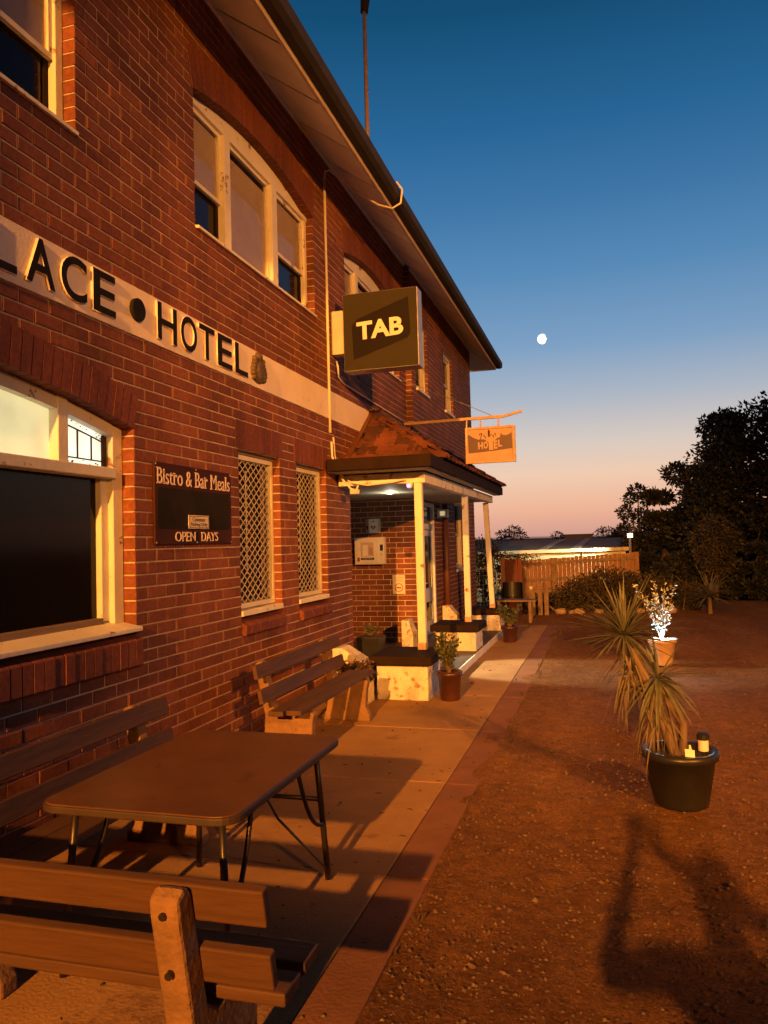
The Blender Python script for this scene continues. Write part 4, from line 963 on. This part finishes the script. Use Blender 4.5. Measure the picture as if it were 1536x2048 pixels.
def strap(mb, base, d, l, w, droop, rr):
    base = Vector(base); d = Vector(d).normalized(); s = d.cross(Vector((0,0,1)))
    if s.length < .05: s = Vector((1,0,0))
    s.normalize(); n = s.cross(d); segs = 5; pts = []
    p = base.copy(); dd = d.copy()
    for k in range(segs+1):
        t = k/segs; ww = w*(1-t**2.2)*(.55+.45*min(1, t*4)); pts.append((p.copy(), s*ww*.5, n*ww*.22))
        dd = (dd+Vector((0,0,-droop))*(1/segs)).normalized(); p = p+dd*(l/segs); n = s.cross(dd)
    i0 = len(mb.v)
    for c, a, b in pts: mb.v += [tuple(c-a+b), tuple(c), tuple(c+a+b)]
    for k in range(segs):
        q = i0+k*3; mb.f += [(q,q+1,q+4,q+3),(q+1,q+2,q+5,q+4)]; mb.m += [0,0]
yp = round_pot('potted_yucca', (3.46,5.33,0), .165, .215, .345, M['blackpot'], 'big black plastic pot with a shaggy strap-leaved yucca on the gravel', rim=.018)
tr_ = MB(); tr_.tube([(-.02,0,.28),(-.07,-.01,.45),(-.16,0,.72),(-.24,-.01,.92),(-.31,0,1.06)], [.038,.034,.03,.027,.025], 9)
tr_.tube([(.02,.02,.28),(.03,.02,.5),(-.06,.02,.66),(-.11,.03,.76)], [.03,.026,.024,.022], 8); tr_.build('trunk', M['bark'], yp, smooth=True)
gl, dl = MB(), MB()
for k in range(95):
    d = rdir(rr, -.35); d.y *= .9; strap(gl, Vector((-.31,0,1.07))+d*.02, d, rr.uniform(.28,.52), rr.uniform(.014,.025), rr.uniform(.1,.6), rr)
for v, l in (((-.9,-.1,.28),.46),((-.95,-.2,-.02),.42),((-.6,0,.8),.38),((-.35,-.05,.95),.36),((-.05,0,1),.36),((.35,0,.9),.34),((-.8,-.1,.5),.40),((.7,.1,.6),.36),((.95,0,.2),.4),((1,-.1,-.1),.44)):
    strap(gl, (-.31,0,1.07), v, l, .038, .12, rr)
for k in range(60):
    d = rdir(rr, -.5); strap(gl, Vector((-.11,.02,.78))+d*.02, d, rr.uniform(.22,.4), rr.uniform(.02,.032), rr.uniform(.4,1.1), rr)
for k in range(105):   # hanging dry skirt below both heads
    if k % 2: c = Vector((-.30+rr.uniform(-.03,.06),rr.uniform(-.04,.04),1.03-rr.uniform(0,.25)))
    else: c = Vector((-.11+rr.uniform(-.06,.06),rr.uniform(-.05,.05),.76-rr.uniform(0,.25)))
    d = Vector((rr.uniform(-1,1), rr.uniform(-1,1), rr.uniform(-1.6,-.3))); strap(dl, c, d, rr.uniform(.22,.44), rr.uniform(.010,.022), rr.uniform(.3,1.5), rr)
gl.build('leaves', M['yucca'], yp, fix=False); dl.build('dry_leaves', M['deadleaf'], yp, fix=False)
sl_ = empty('solar_garden_light', (3.60,5.30,.30), 0, 'small solar stake light with a dark cap in the black pot', 'garden light')
MB().lathe([(.032,.0),(.032,.07)], (0,0,.05), 14).build('jar', M['white'], sl_); MB().lathe([(.04,.0),(.04,.03),(.025,.045)], (0,0,.121), 14).build('cap', M['blackpot'], sl_); MB().tube([(0,0,-.02),(0,0,.05)], .008, 6).build('stake', M['steel'], sl_)
tg = MB().prism([(-.028,0,-.02),(.028,0,-.026),(.032,0,.018),(.015,0,.022),(.012,0,.05),(.004,0,.05),(.0,0,.024),(-.026,0,.026)], (0,.003,0)).build('plant_tag', M['white']); tg.location = (3.505,5.16,.365); tg.rotation_euler = (R(-25),0,R(8))
tag(tg, 'white plastic plant tag stuck at the yucca stem in the black pot', 'tag')

# plant lit by a lamp in its own pot
lp = round_pot('lit_potted_plant', (3.73,10.95,0), .12, .17, .34, M['terra'], 'pale pot with a plant lit white by a small lamp, beyond the yucca')
lf, st = MB(), MB()
for k in range(11):
    a = rr.uniform(0, 2*math.pi); q = Vector((math.cos(a)*rr.uniform(.10,.34), math.sin(a)*rr.uniform(.05,.2), rr.uniform(.78,1.12))); b0 = Vector((0,0,.3)); st.tube([b0, b0.lerp(q,.5)+Vector((0,0,.05)), q], [.007,.006,.003], 5)
    for i in range(40):
        t = rr.uniform(.2,1); leaf_quad(lf, b0.lerp(q, t)+Vector((0,0,.05*math.sin(math.pi*t)))+rdir(rr)*.03, rdir(rr,0), rr.uniform(.035,.06), .026, rr)
lf.build('foliage', M['leafpale'], lp, fix=False); st.build('stems', M['bark'], lp, kind='stuff')
lf = MB()
for k in range(16): a = 2*math.pi*k/16; strap(lf, (.03*math.cos(a),.03*math.sin(a),.31), (math.cos(a),math.sin(a),.5), rr.uniform(.12,.2), .06, .5, rr)
lf.build('broad_leaves', M['leafpale'], lp, fix=False)
ll = empty('pot_spotlight', (3.73,10.84,.335), 0, 'small white lamp shining up through the plant in the pale pot', 'light')
MB().lathe([(.03,.0),(.04,.02),(.02,.026)], (0,0,-.02), 14).build('housing', M['blackpot'], ll); MB().lathe([(.024,.0),(.01,.004)], (0,0,.008), 14).build('lens', emit('spot_lens', (.75,.92,1), 20), ll)
point('pot_lamp', (0,0,.05), 26, (.45,.80,1.0), .02, ll)

def spiky(name, loc, label, n, l, m):
    e = empty(name, loc, 0, label, 'plant'); s = MB(); MB().tube([(0,0,-.05),(0,0,.35)], [.05,.04], 8).build('trunk', M['bark'], e)
    for k in range(n): d = rdir(rr, -.1); strap(s, (0,0,.36), d, l*rr.uniform(.7,1.1), .045, rr.uniform(.2,.8), rr)
    s.build('leaves', m, e, fix=False); return e
spiky('spiky_plant', (5.2,18.2,0), 'spiky strap-leaved plant on the far gravel below the dark trees', 70, .75, M['yucca'])

# ================================================================== BACKGROUND
def gate():
    e = empty('wire_gate', (.0,18.75,0), 0, 'tubular gate with wire netting closing the gap past the building', 'gate')
    MB().tube([(-.45,0,.05),(-.45,0,.95),(-.40,0,1.02),(.40,0,1.02),(.48,0,.94),(.5,0,.05),(-.45,0,.05)], .02, 8).build('gate_frame', M['grey'], e, smooth=True)
    for k in range(10): x = -.38+k*.09; MB().tube([(x,0,.06),(x,0,1.01)], .004, 4).build('wire', M['grey'], e)
    for k in range(9): z = .12+k*.105; MB().tube([(-.44,0,z),(.49,0,z)], .004, 4).build('wire', M['grey'], e)
gate()
rp_ = empty('red_panel_gate', (.9,18.5,0), 0, 'dark red board panel with a timber post at the end of the fence', 'gate')
MB().box(-.27,-.17,-.05,.05,-.1,1.30).build('post', M['fence'], rp_, bevel=.008)
for k in range(4): MB().box(-.165+k*.1,-.07+k*.1,-.02,.02,.05,1.25+.01*(k%2)).build('board', M['redpanel'], rp_, bevel=.004)
fe = empty('paling_fence', (0,20.0,0), 0, 'timber paling fence with rails, lit orange in front of the white shed', 'fence')
x = .85; k = 0
while x < 3.75:
    zt = 1.18+(x-.99)/2.58*.13+rr.uniform(-.015,.015); MB().box(x, x+.098, .0+rr.uniform(0,.006), .02, -.1, zt).build('paling', M['fence'], fe); x += .103; k += 1
for z in (.28,.66,1.06): MB().bar((.85,-.03,z),(3.75,-.03,z+.13), .045, .075).build('rail', M['timber'], fe)
for x in (.95,1.78,3.45): MB().box(x-.05,x+.05,-.1,-.052,-.1,1.2).build('post', M['timber'], fe)

# low table, timber stand, tub chair and leaning pole at the end of the path
lt = empty('low_table', (1.2,16.4,0), 0, 'low weathered plank table past the last porch pier', 'table')
for k in range(3): MB().box(-.42,.42,-.2+k*.135,-.075+k*.135,.42,.455).build('plank', M['timber'], lt, bevel=.004)
for x in (-.34,.30):
    for y in (-.14,.14): MB().box(x-.03,x+.03,y-.03,y+.03,-.02,.419).build('leg', M['timber'], lt)
sd = empty('timber_stand', (1.58,17.9,0), 0, 'rough timber stand of upright posts by the fence', 'stand')
for x in (-.16,0,.14): MB().box(x-.05,x+.05,-.05,.05,-.02,.52).build('upright', M['timber'], sd, bevel=.006)
MB().box(-.28,.24,-.09,.09,.522,.56).build('top_board', M['timber'], sd)
tcx = empty('tub_chair', (1.02,17.4,0), 0, 'black round-backed chair half hidden behind the low table', 'chair')
b_ = MB(); n = 12
for k in range(n):
    t0, t1 = math.pi*k/n, math.pi*(k+1)/n
    b_.add([(.22*math.cos(t),.22*math.sin(t),z) for z in (.4,.76) for t in (t0,t1)]+[(.19*math.cos(t),.19*math.sin(t),z) for z in (.4,.76) for t in (t0,t1)], [(0,1,3,2),(4,6,7,5),(2,3,7,6)])
b_.build('backrest', M['blackpot'], tcx); MB().lathe([(.19,.38),(.21,.40),(.2,.43)], (0,0,0), 18).build('seat', M['blackpot'], tcx)
for x, y in ((.14,.14),(-.14,.14),(.14,-.14),(-.14,-.14)): MB().tube([(x,y,.38),(x*1.15,y*1.15,0)], .012, 6).build('leg', M['blackpot'], tcx)
pole = MB().tube([(1.28,18.6,.55),(1.9,18.4,.0)], .018, 8).build('leaning_pole', M['timber']); tag(pole, 'thin pale timber pole leaning down to the ground before the fence', 'pole')
cup = MB().lathe([(.035,0),(.045,.07),(.038,.075)], (0,0,0), 12).build('white_cup', M['white'], smooth=True); cup.location = (1.38,17.88,.562); tag(cup, 'small white cup on the rough timber stand', 'cup')

# mound of dry shrub before the fence and trees
def leaf_mass(mb, c, rad, n, size, rr, shell=.55):
    c = Vector(c)
    for k in range(n):
        d = rdir(rr); t = shell+(1-shell)*rr.random()**.7
        nn_ = 1+.35*noise.noise(d*2.2+c); p = c+Vector((d.x*rad[0], d.y*rad[1], d.z*rad[2]))*t*nn_
        if p.z < -1.9: continue
        leaf_quad(mb, p, (d+rdir(rr)*.9), size*rr.uniform(.6,1.5), size*rr.uniform(.35,.7), rr)
hg = empty('shrub_mound', (3.05,19.1,0), 0, 'dark mound of dry shrub in front of the paling fence', 'shrub')
lf = MB()
for c, r_, n in (((-1.2,0,.1),(.55,.5,.35),1500),((-.5,.1,.25),(.7,.6,.5),2600),((.1,0,.40),(.8,.7,.55),3600),((.75,.1,.35),(.75,.6,.5),3000),((1.5,.2,.25),(.8,.6,.42),2400)): leaf_mass(lf, c, r_, n, .075, rr, .35)
lf.build('foliage', M['hedge'], hg, fix=False)
st = MB()
for k in range(40): x = rr.uniform(-1.5,1.9); st.tube([(x,rr.uniform(-.3,.3),0),(x+rr.uniform(-.2,.2),rr.uniform(-.4,.3),rr.uniform(.4,.9))], [.014,.005], 5)
st.build('stems', M['bark'], hg, kind='stuff')
RL = ['leftmost pale rock at the left end of the shrub mound', 'smallest rock, between two bigger ones left of the shrub mound', 'third rock from the left along the shrub mound', 'middle rock of the row along the shrub mound', 'fifth rock from the left, a large one before the shrub mound', 'second rock from the right along the shrub mound', 'rightmost rock beyond the shrub mound']
for i, (x, y, s) in enumerate(((2.02,18.2,.10),(2.25,18.25,.06),(2.42,18.2,.10),(2.85,18.3,.08),(3.3,18.25,.11),(3.75,18.4,.08),(4.4,18.4,.11))):
    m_ = MB(); bmx = bmesh.new(); bmesh.ops.create_icosphere(bmx, subdivisions=2, radius=1)
    for v in bmx.verts: v.co *= 1+.3*noise.noise(v.co*1.5+Vector((i*3,0,0)))
    m_.v = [tuple((v.co.x*s*1.4, v.co.y*s, v.co.z*s*.8)) for v in bmx.verts]; bmx.verts.index_update(); m_.f = [tuple(v.index for v in f_.verts) for f_ in bmx.faces]; m_.m = [0]*len(m_.f); bmx.free()
    q = m_.build('edging_rock', M['rock']); q.location = (x, y, s*.35); tag(q, RL[i], 'rock', 'rocks edging the shrub mound')

def tree(name, loc, label, h, blobs, n, lsz, m, trunk=.16, limbs=7, group='dark trees beyond the gravel yard'):
    e = empty(name, loc, 0, label, 'tree', group); t = MB(); t.tube([(0,0,-.3),(.05,0,h*.3),(0,.05,h*.62)], [trunk,trunk*.75,trunk*.4], 9)
    for b in blobs[:limbs]: c = Vector(b[0]); s0 = Vector((0,0,h*.28)).lerp(Vector((0,.05,h*.6)), rr.random()); t.tube([s0, s0.lerp(c,.5)+Vector((0,0,.1)), c], [trunk*.4,trunk*.25,trunk*.1], 6)
    t.build('trunk', M['bark'], e, smooth=True)
    lf = MB(); tot = sum(b[1][0]*b[1][2] for b in blobs)
    for c, r_ in blobs: leaf_mass(lf, c, r_, int(n*r_[0]*r_[2]/tot), lsz, rr, .3)
    lf.build('crown', m, e, fix=False); return e
def blobs_for(h, rad, k, base=.2, taper=1.0):
    out = []
    for i in range(k):
        t = (i+.5)/k; z = h*(base+(1-base)*t)*.97; rr_ = rad*(1-taper*max(0, t-.35)**1.3)
        for j in range(3 if rr_ > rad*.4 else 2):
            a = rr.uniform(0, 2*math.pi); q = rr_*rr.uniform(.2,.7); s = rad*rr.uniform(.28,.5)*(1.15-.5*t); out.append(((math.cos(a)*q, math.sin(a)*q*.8, z), (s, s*.9, s*.75)))
    return out
# outline right to left, standing on ground that falls away
BT = [((.2,0,6.2),(1.5,1.2,1.0)),((-1.2,0,5.75),(1.1,1,.8)),((1.6,0,5.8),(1.3,1,1)),((-2.0,0,4.9),(1.1,1,.9)),((-.6,-.3,5.0),(1.4,1.1,1)),((1,-.3,4.8),(1.6,1.2,1.1)),((-2.6,0,4.0),(.95,.9,.8)),((-1.4,-.4,3.9),(1.3,1.1,1)),((.4,-.4,3.7),(1.6,1.2,1.1)),((2,-.2,3.8),(1.5,1.2,1.1)),((-2.4,-.2,2.9),(1.1,1,.9)),((-1.0,-.4,2.6),(1.5,1.1,1)),((1,-.4,2.4),(1.7,1.2,1.1)),((-2.2,-.2,1.6),(1.3,1,1)),((-.4,-.3,1.3),(1.6,1.1,1)),((1.4,-.3,1.2),(1.7,1.1,1.1)),((-1.6,-.2,.5),(1.4,1,.8)),((.6,-.2,.4),(1.6,1,.8))]
tree('dark_tree', (8.7,25.5,-.95), 'tallest dark tree at the right edge of the yard', 7.0, BT, 42000, .15, M['treeleaf'], .3)
tree('dark_tree', (7.5,26.5,-.8), 'dark round tree left of the tallest one', 6.6, blobs_for(6.6, 1.9, 7, .02, .6), 20000, .15, M['treeleaf'], .22)
tree('dark_tree', (6.1,27.5,-1.0), 'lower dark tree behind the olive-coloured shrub', 5.0, blobs_for(5.3, 1.4, 7, .02, .25), 22000, .14, M['treeleaf'], .2)
tree('dark_tree', (4.95,27.5,-1.2), 'dark tree behind the glowing potted plant', 4.4, blobs_for(4.75, 1.05, 6, .02, .15), 17000, .13, M['treeleaf'], .16)
tree('gum_tree', (4.22,28.6,-1.2), 'slender gum tree with loose leaf clumps right of the yard lamp', 4.75, [((0,0,4.5),(.36,.3,.26)),((-.28,.1,4.25),(.24,.25,.2)),((.35,0,4.2),(.34,.3,.22)),((-.45,0,3.75),(.26,.25,.26)),((.1,0,3.6),(.38,.35,.3)),((-.5,.1,3.2),(.24,.25,.22)),((.3,0,3.0),(.5,.4,.35)),((-.2,0,2.6),(.5,.4,.4)),((.3,0,2.0),(.6,.5,.5)),((-.1,0,1.3),(.7,.5,.6))], 7000, .11, M['treeleaf'], .12)
sh = tree('olive_shrub', (5.85,22.4,-.05), 'olive drooping shrub catching lamp light before the dark trees', 2.3, [((0,0,1.95),(.42,.4,.35)),((-.3,0,1.6),(.36,.35,.4)),((.3,0,1.55),(.42,.4,.42)),((-.25,-.1,1.15),(.3,.3,.35)),((.2,-.1,1.05),(.4,.3,.4)),((0,0,.6),(.3,.3,.35))], 4200, .075, M['treeolive'], .07, group='shrubs at the foot of the trees')
for i, (x, y, h, lab) in enumerate(((4.6,23.0,1.1,'low dark shrub right of the dry mound'), (5.3,23.6,1.4,'dark shrub at the left foot of the olive shrub'), (6.9,22.8,1.7,'dark shrub at the right foot of the olive shrub'), (8.0,22.5,2.4,'dark shrub at the foot of the tallest tree'), (7.2,24.2,2.6,'dark upright shrub between the round tree and the olive shrub'))):
    tree('dark_shrub', (x,y,-.1), lab, h, blobs_for(h, .75, 3, .05, .3), 4500, .10, M['treeleaf'], .05, group='shrubs at the foot of the trees')
# vine and tree behind the gate
tree('garden_tree', (-.15,20.6,-.1), 'dark garden tree behind the wire gate', 2.0, [((0,0,1.55),(.55,.4,.35)),((.35,0,1.2),(.45,.4,.35)),((-.3,0,1.0),(.5,.4,.5)),((.3,0,.6),(.6,.4,.5))], 4200, .075, M['farleaf'], .06, group='garden plants by the gate')
vn = empty('fence_vine', (1.0,18.9,1.25), 0, 'leafy vine spilling over the red panel and the fence end', 'vine'); lf = MB(); st = MB()
for k in range(9):
    a = Vector((rr.uniform(-.35,.1),rr.uniform(-.05,.1),rr.uniform(-.02,.06))); b = a+Vector((rr.uniform(.1,.55),0,rr.uniform(-.03,.12))); st.tube([a, a.lerp(b,.5)+Vector((0,0,.05)), b], [.006,.005,.003], 5)
    for i in range(26): leaf_quad(lf, a.lerp(b, rr.random())+rdir(rr)*.05, rdir(rr), rr.uniform(.04,.08), .03, rr)
lf.build('foliage', M['farleaf'], vn, fix=False); st.build('stems', M['bark'], vn, kind='stuff')

# shed with two roof lights, and its yard lamp
sd = empty('white_shed', (0,28,-1.6), 0, 'long low shed with white wall and two pale roof lights behind the fence', 'shed')
MB().box(-3.2,3.72,.0,6.0,-.2,2.86).build('wall', M['shedwall'], sd)
MB().add([(-3.4,-.18,2.87),(3.80,-.18,2.955),(3.86,6.2,3.28),(-3.4,6.2,3.28),(-3.4,-.18,2.80),(3.80,-.18,2.885),(3.86,6.2,3.2),(-3.4,6.2,3.2)], [(0,1,2,3),(7,6,5,4),(0,4,5,1),(1,5,6,2),(2,6,7,3),(3,7,4,0)]).build('roof', M['shedroof'], sd)
MB().bar((-3.4,-.22,2.82),(3.82,-.22,2.90), .06, .12).build('gutter', M['shedwall'], sd)
for (b0, b1, t0, t1) in ((.72,1.0,1.17,1.45),(1.88,2.18,2.25,2.48)):
    def rz_(x, t): return (2.87+(x+3.4)/7.2*.085)*(1-t)+3.28*t+.012
    MB().add([(b0,-.1,rz_(b0,.01)),(b1,-.1,rz_(b1,.01)),(t1,6.1,rz_(t1,.985)),(t0,6.1,rz_(t0,.985)),(b0,-.1,rz_(b0,.01)-.01),(b1,-.1,rz_(b1,.01)-.01),(t1,6.1,rz_(t1,.985)-.01),(t0,6.1,rz_(t0,.985)-.01)], [(0,1,2,3),(0,4,5,1),(1,5,6,2),(3,7,4,0),(2,6,7,3)]).build('roof_light', M['skylight'], sd)
MB().box(2.2,2.26,-.03,-.002,1.6,2.8).build('downpipe', M['pipebrown'], sd)
yl = empty('yard_lamp', (3.84,26.6,-1.6), 0, 'bright greenish floodlight on a pole at the shed corner', 'lamp')
MB().tube([(0,0,-.2),(0,0,3.30)], .04, 8).build('pole', M['grey'], yl); MB().box(-.09,.09,-.10,.02,3.28,3.42).build('housing', M['grey'], yl); MB().box(-.075,.075,-.125,-.101,3.29,3.41).build('lens', emit('yard_lens', (.9,1.0,.45), 12), yl)
ys_ = bpy.data.lights.new('yard_light', 'SPOT'); ys_.energy = 700; ys_.color = (.95,1.0,.60); ys_.shadow_soft_size = .06; ys_.spot_size = R(110); ys_.spot_blend = .6
yo_ = bpy.data.objects.new('yard_light', ys_); COL.objects.link(yo_); yo_.parent = yl; yo_.location = (-.1,-.25,3.36); yo_.rotation_euler = Vector((-3.5,.9,-1.2)).to_track_quat('-Z','Y').to_euler()
for i, (x0, x1, z1, y0, lab) in enumerate(((.0,2.1,2.05,60,'low pale flat-roofed building far behind the shed'), (3.6,6.4,2.05,58,'second pale building far behind, by the yard lamp'))):
    e = empty('far_building', (0,y0,-1.7), 0, lab, 'building', 'far buildings'); MB().box(x0,x1,0,4,-.2,z1+1.7-.18).build('wall', M['farwall'], e); MB().box(x0-.1,x1+.1,-.1,4.1,z1+1.7-.178,z1+1.7-.05).build('roof', M['skylight'], e)
tree('far_tree', (-2.2,45,-1.7), 'small umbrella-shaped tree on the skyline left of the shed', 4.2, [((-.35,0,3.75),(.5,.4,.22)),((.2,0,3.95),(.5,.4,.25)),((.6,0,3.65),(.35,.3,.2)),((-.2,0,3.4),(.6,.4,.25)),((.1,0,2.9),(.9,.5,.4))], 1500, .13, M['farleaf'], .1, group='far trees on the skyline')
tree('far_tree', (.05,52,-1.7), 'tiny tree on the skyline just left of the far buildings', 3.9, [((0,0,3.6),(.45,.4,.25)),((.2,0,3.2),(.5,.4,.3)),((-.1,0,2.6),(.7,.5,.4))], 900, .13, M['farleaf'], .1, group='far trees on the skyline')
tree('far_tree', (3.3,56,-1.7), 'rounded tree on the skyline between the far buildings', 4.4, [((0,0,3.7),(1.0,.5,.4)),((1.2,0,3.75),(.9,.5,.5)),((.4,0,3.0),(1.6,.6,.5))], 1800, .16, M['farleaf'], .12, group='far trees on the skyline')
hl = MB(); 
for i in range(41): x = -160+i*8; hl.v += [(x, 190, -6), (x, 190, .6+.9*noise.noise((x*.03,0,1)))]
for i in range(40): hl.f.append((i*2, i*2+2, i*2+3, i*2+1)); hl.m.append(0)
hl.v += [(-160,215,-6),(160,215,-6)]; 
for i in range(40): pass
hb = MB(); n = 41
for i in range(n):
    x = -160+i*8; z = .4+.8*noise.noise((x*.03,0,1)); hb.v += [(x,170,-6),(x,190,z),(x,240,z*.8),(x,270,-6)]
for i in range(n-1):
    for k in range(3): hb.f.append((i*4+k, i*4+k+1, i*4+4+k+1, i*4+4+k)); hb.m.append(0)
tag(hb.build('far_hill', M['farleaf'], smooth=True), kind='structure')

# moon
md = Vector((-.0685,1.0105,.2590)).normalized()*900
mo = MB(); bmx = bmesh.new(); bmesh.ops.create_uvsphere(bmx, u_segments=32, v_segments=16, radius=5.6)
bmx.verts.index_update(); lit = (rt*-.85+up*-.15-fw*.55).normalized()
for v in bmx.verts: mo.v.append(tuple(v.co))
for f_ in bmx.faces: mo.f.append(tuple(v.index for v in f_.verts)); mo.m.append(0 if f_.normal.dot(lit) > -.05 else 1)
bmx.free(); mn = mo.build('moon', [emit('moonlit', (1.0,.93,.74), 2.2), emit('moon_dark_side', lin((130,160,190)), .9)], fix=False); mn.location = CAM+md; tag(mn, 'small bright gibbous moon in the dusk sky', 'moon')

# ================================================================== PHOTOGRAPHER (behind the camera; only the shadow falls into view)
pe = empty('person', (3.33,-.47,0), 0, 'person in dark clothes raising a phone, casting the shadow on the gravel', 'person')
J = {'pel':(0,0,.95),'wst':(0,0,1.10),'che':(0,.01,1.28),'nck':(0,.02,1.46),'hd0':(0,.035,1.56),'hd1':(0,.035,1.66),'hd2':(0,.03,1.74),
     'sl':(-.20,0,1.40),'el':(-.40,.20,1.28),'wl':(-.30,.40,1.58),'hl':(-.285,.43,1.645),'sr':(.20,0,1.40),'er':(.24,.24,1.40),'wr':(-.19,.40,1.60),'hr':(-.225,.43,1.645),
     'pl':(-.10,0,.90),'kl':(-.12,.02,.50),'al':(-.13,-.01,.09),'tl':(-.14,.13,.04),'pr':(.10,0,.90),'kr':(.12,.02,.50),'ar':(.13,-.01,.09),'tr':(.15,.13,.04)}
rad = {'pel':.15,'wst':.14,'che':.16,'nck':.062,'hd0':.085,'hd1':.105,'hd2':.075,'sl':.075,'el':.05,'wl':.034,'hl':.04,'sr':.075,'er':.05,'wr':.034,'hr':.04,'pl':.10,'kl':.068,'al':.05,'tl':.042,'pr':.10,'kr':.068,'ar':.05,'tr':.042}
E_ = [('pel','wst'),('wst','che'),('che','nck'),('nck','hd0'),('hd0','hd1'),('hd1','hd2'),('che','sl'),('sl','el'),('el','wl'),('wl','hl'),('che','sr'),('sr','er'),('er','wr'),('wr','hr'),('pel','pl'),('pl','kl'),('kl','al'),('al','tl'),('pel','pr'),('pr','kr'),('kr','ar'),('ar','tr')]
names = list(J); me = bpy.data.meshes.new('body'); me.from_pydata([J[k] for k in names], [(names.index(a), names.index(b)) for a, b in E_], []); me.materials.append(M['cloth'])
bo = bpy.data.objects.new('body', me); COL.objects.link(bo); bo.parent = pe
sk_ = bo.modifiers.new('skin', 'SKIN'); 
for i, k in enumerate(names): me.skin_vertices[0].data[i].radius = (rad[k], rad[k]*(.72 if k in ('pel','wst','che') else 1)); me.skin_vertices[0].data[i].use_root = (k == 'pel')
ss = bo.modifiers.new('sub', 'SUBSURF'); ss.levels = 2; ss.render_levels = 2
def fingers(side, wpos, ang):
    f = MB()
    for i in range(4): y0 = .0; f.tube([Vector(wpos)+Vector((side*.02,0,.02+i*.019)), Vector(wpos)+Vector((side*.05,.025,.022+i*.02)), Vector(wpos)+Vector((side*.03,.052,.022+i*.02))], [.010,.009,.008], 6)
    f.tube([Vector(wpos)+Vector((side*.01,-.02,.0)), Vector(wpos)+Vector((side*.0,-.03,.05)), Vector(wpos)+Vector((side*-.02,-.025,.08))], [.012,.011,.009], 6); f.build('fingers', M['skin'], pe, smooth=True)
fingers(-1, J['hl'], 0); fingers(1, J['hr'], 0)
ph = MB().box(-.038,.038,-.005,.004,-.10,.04).build('phone', M['blackpot'], bevel=.003); ph.location = (3.052,-.022,1.70); ph.rotation_euler = (0,0,yaw); tag(ph, 'slim black phone held up in front of the photographer', 'phone')
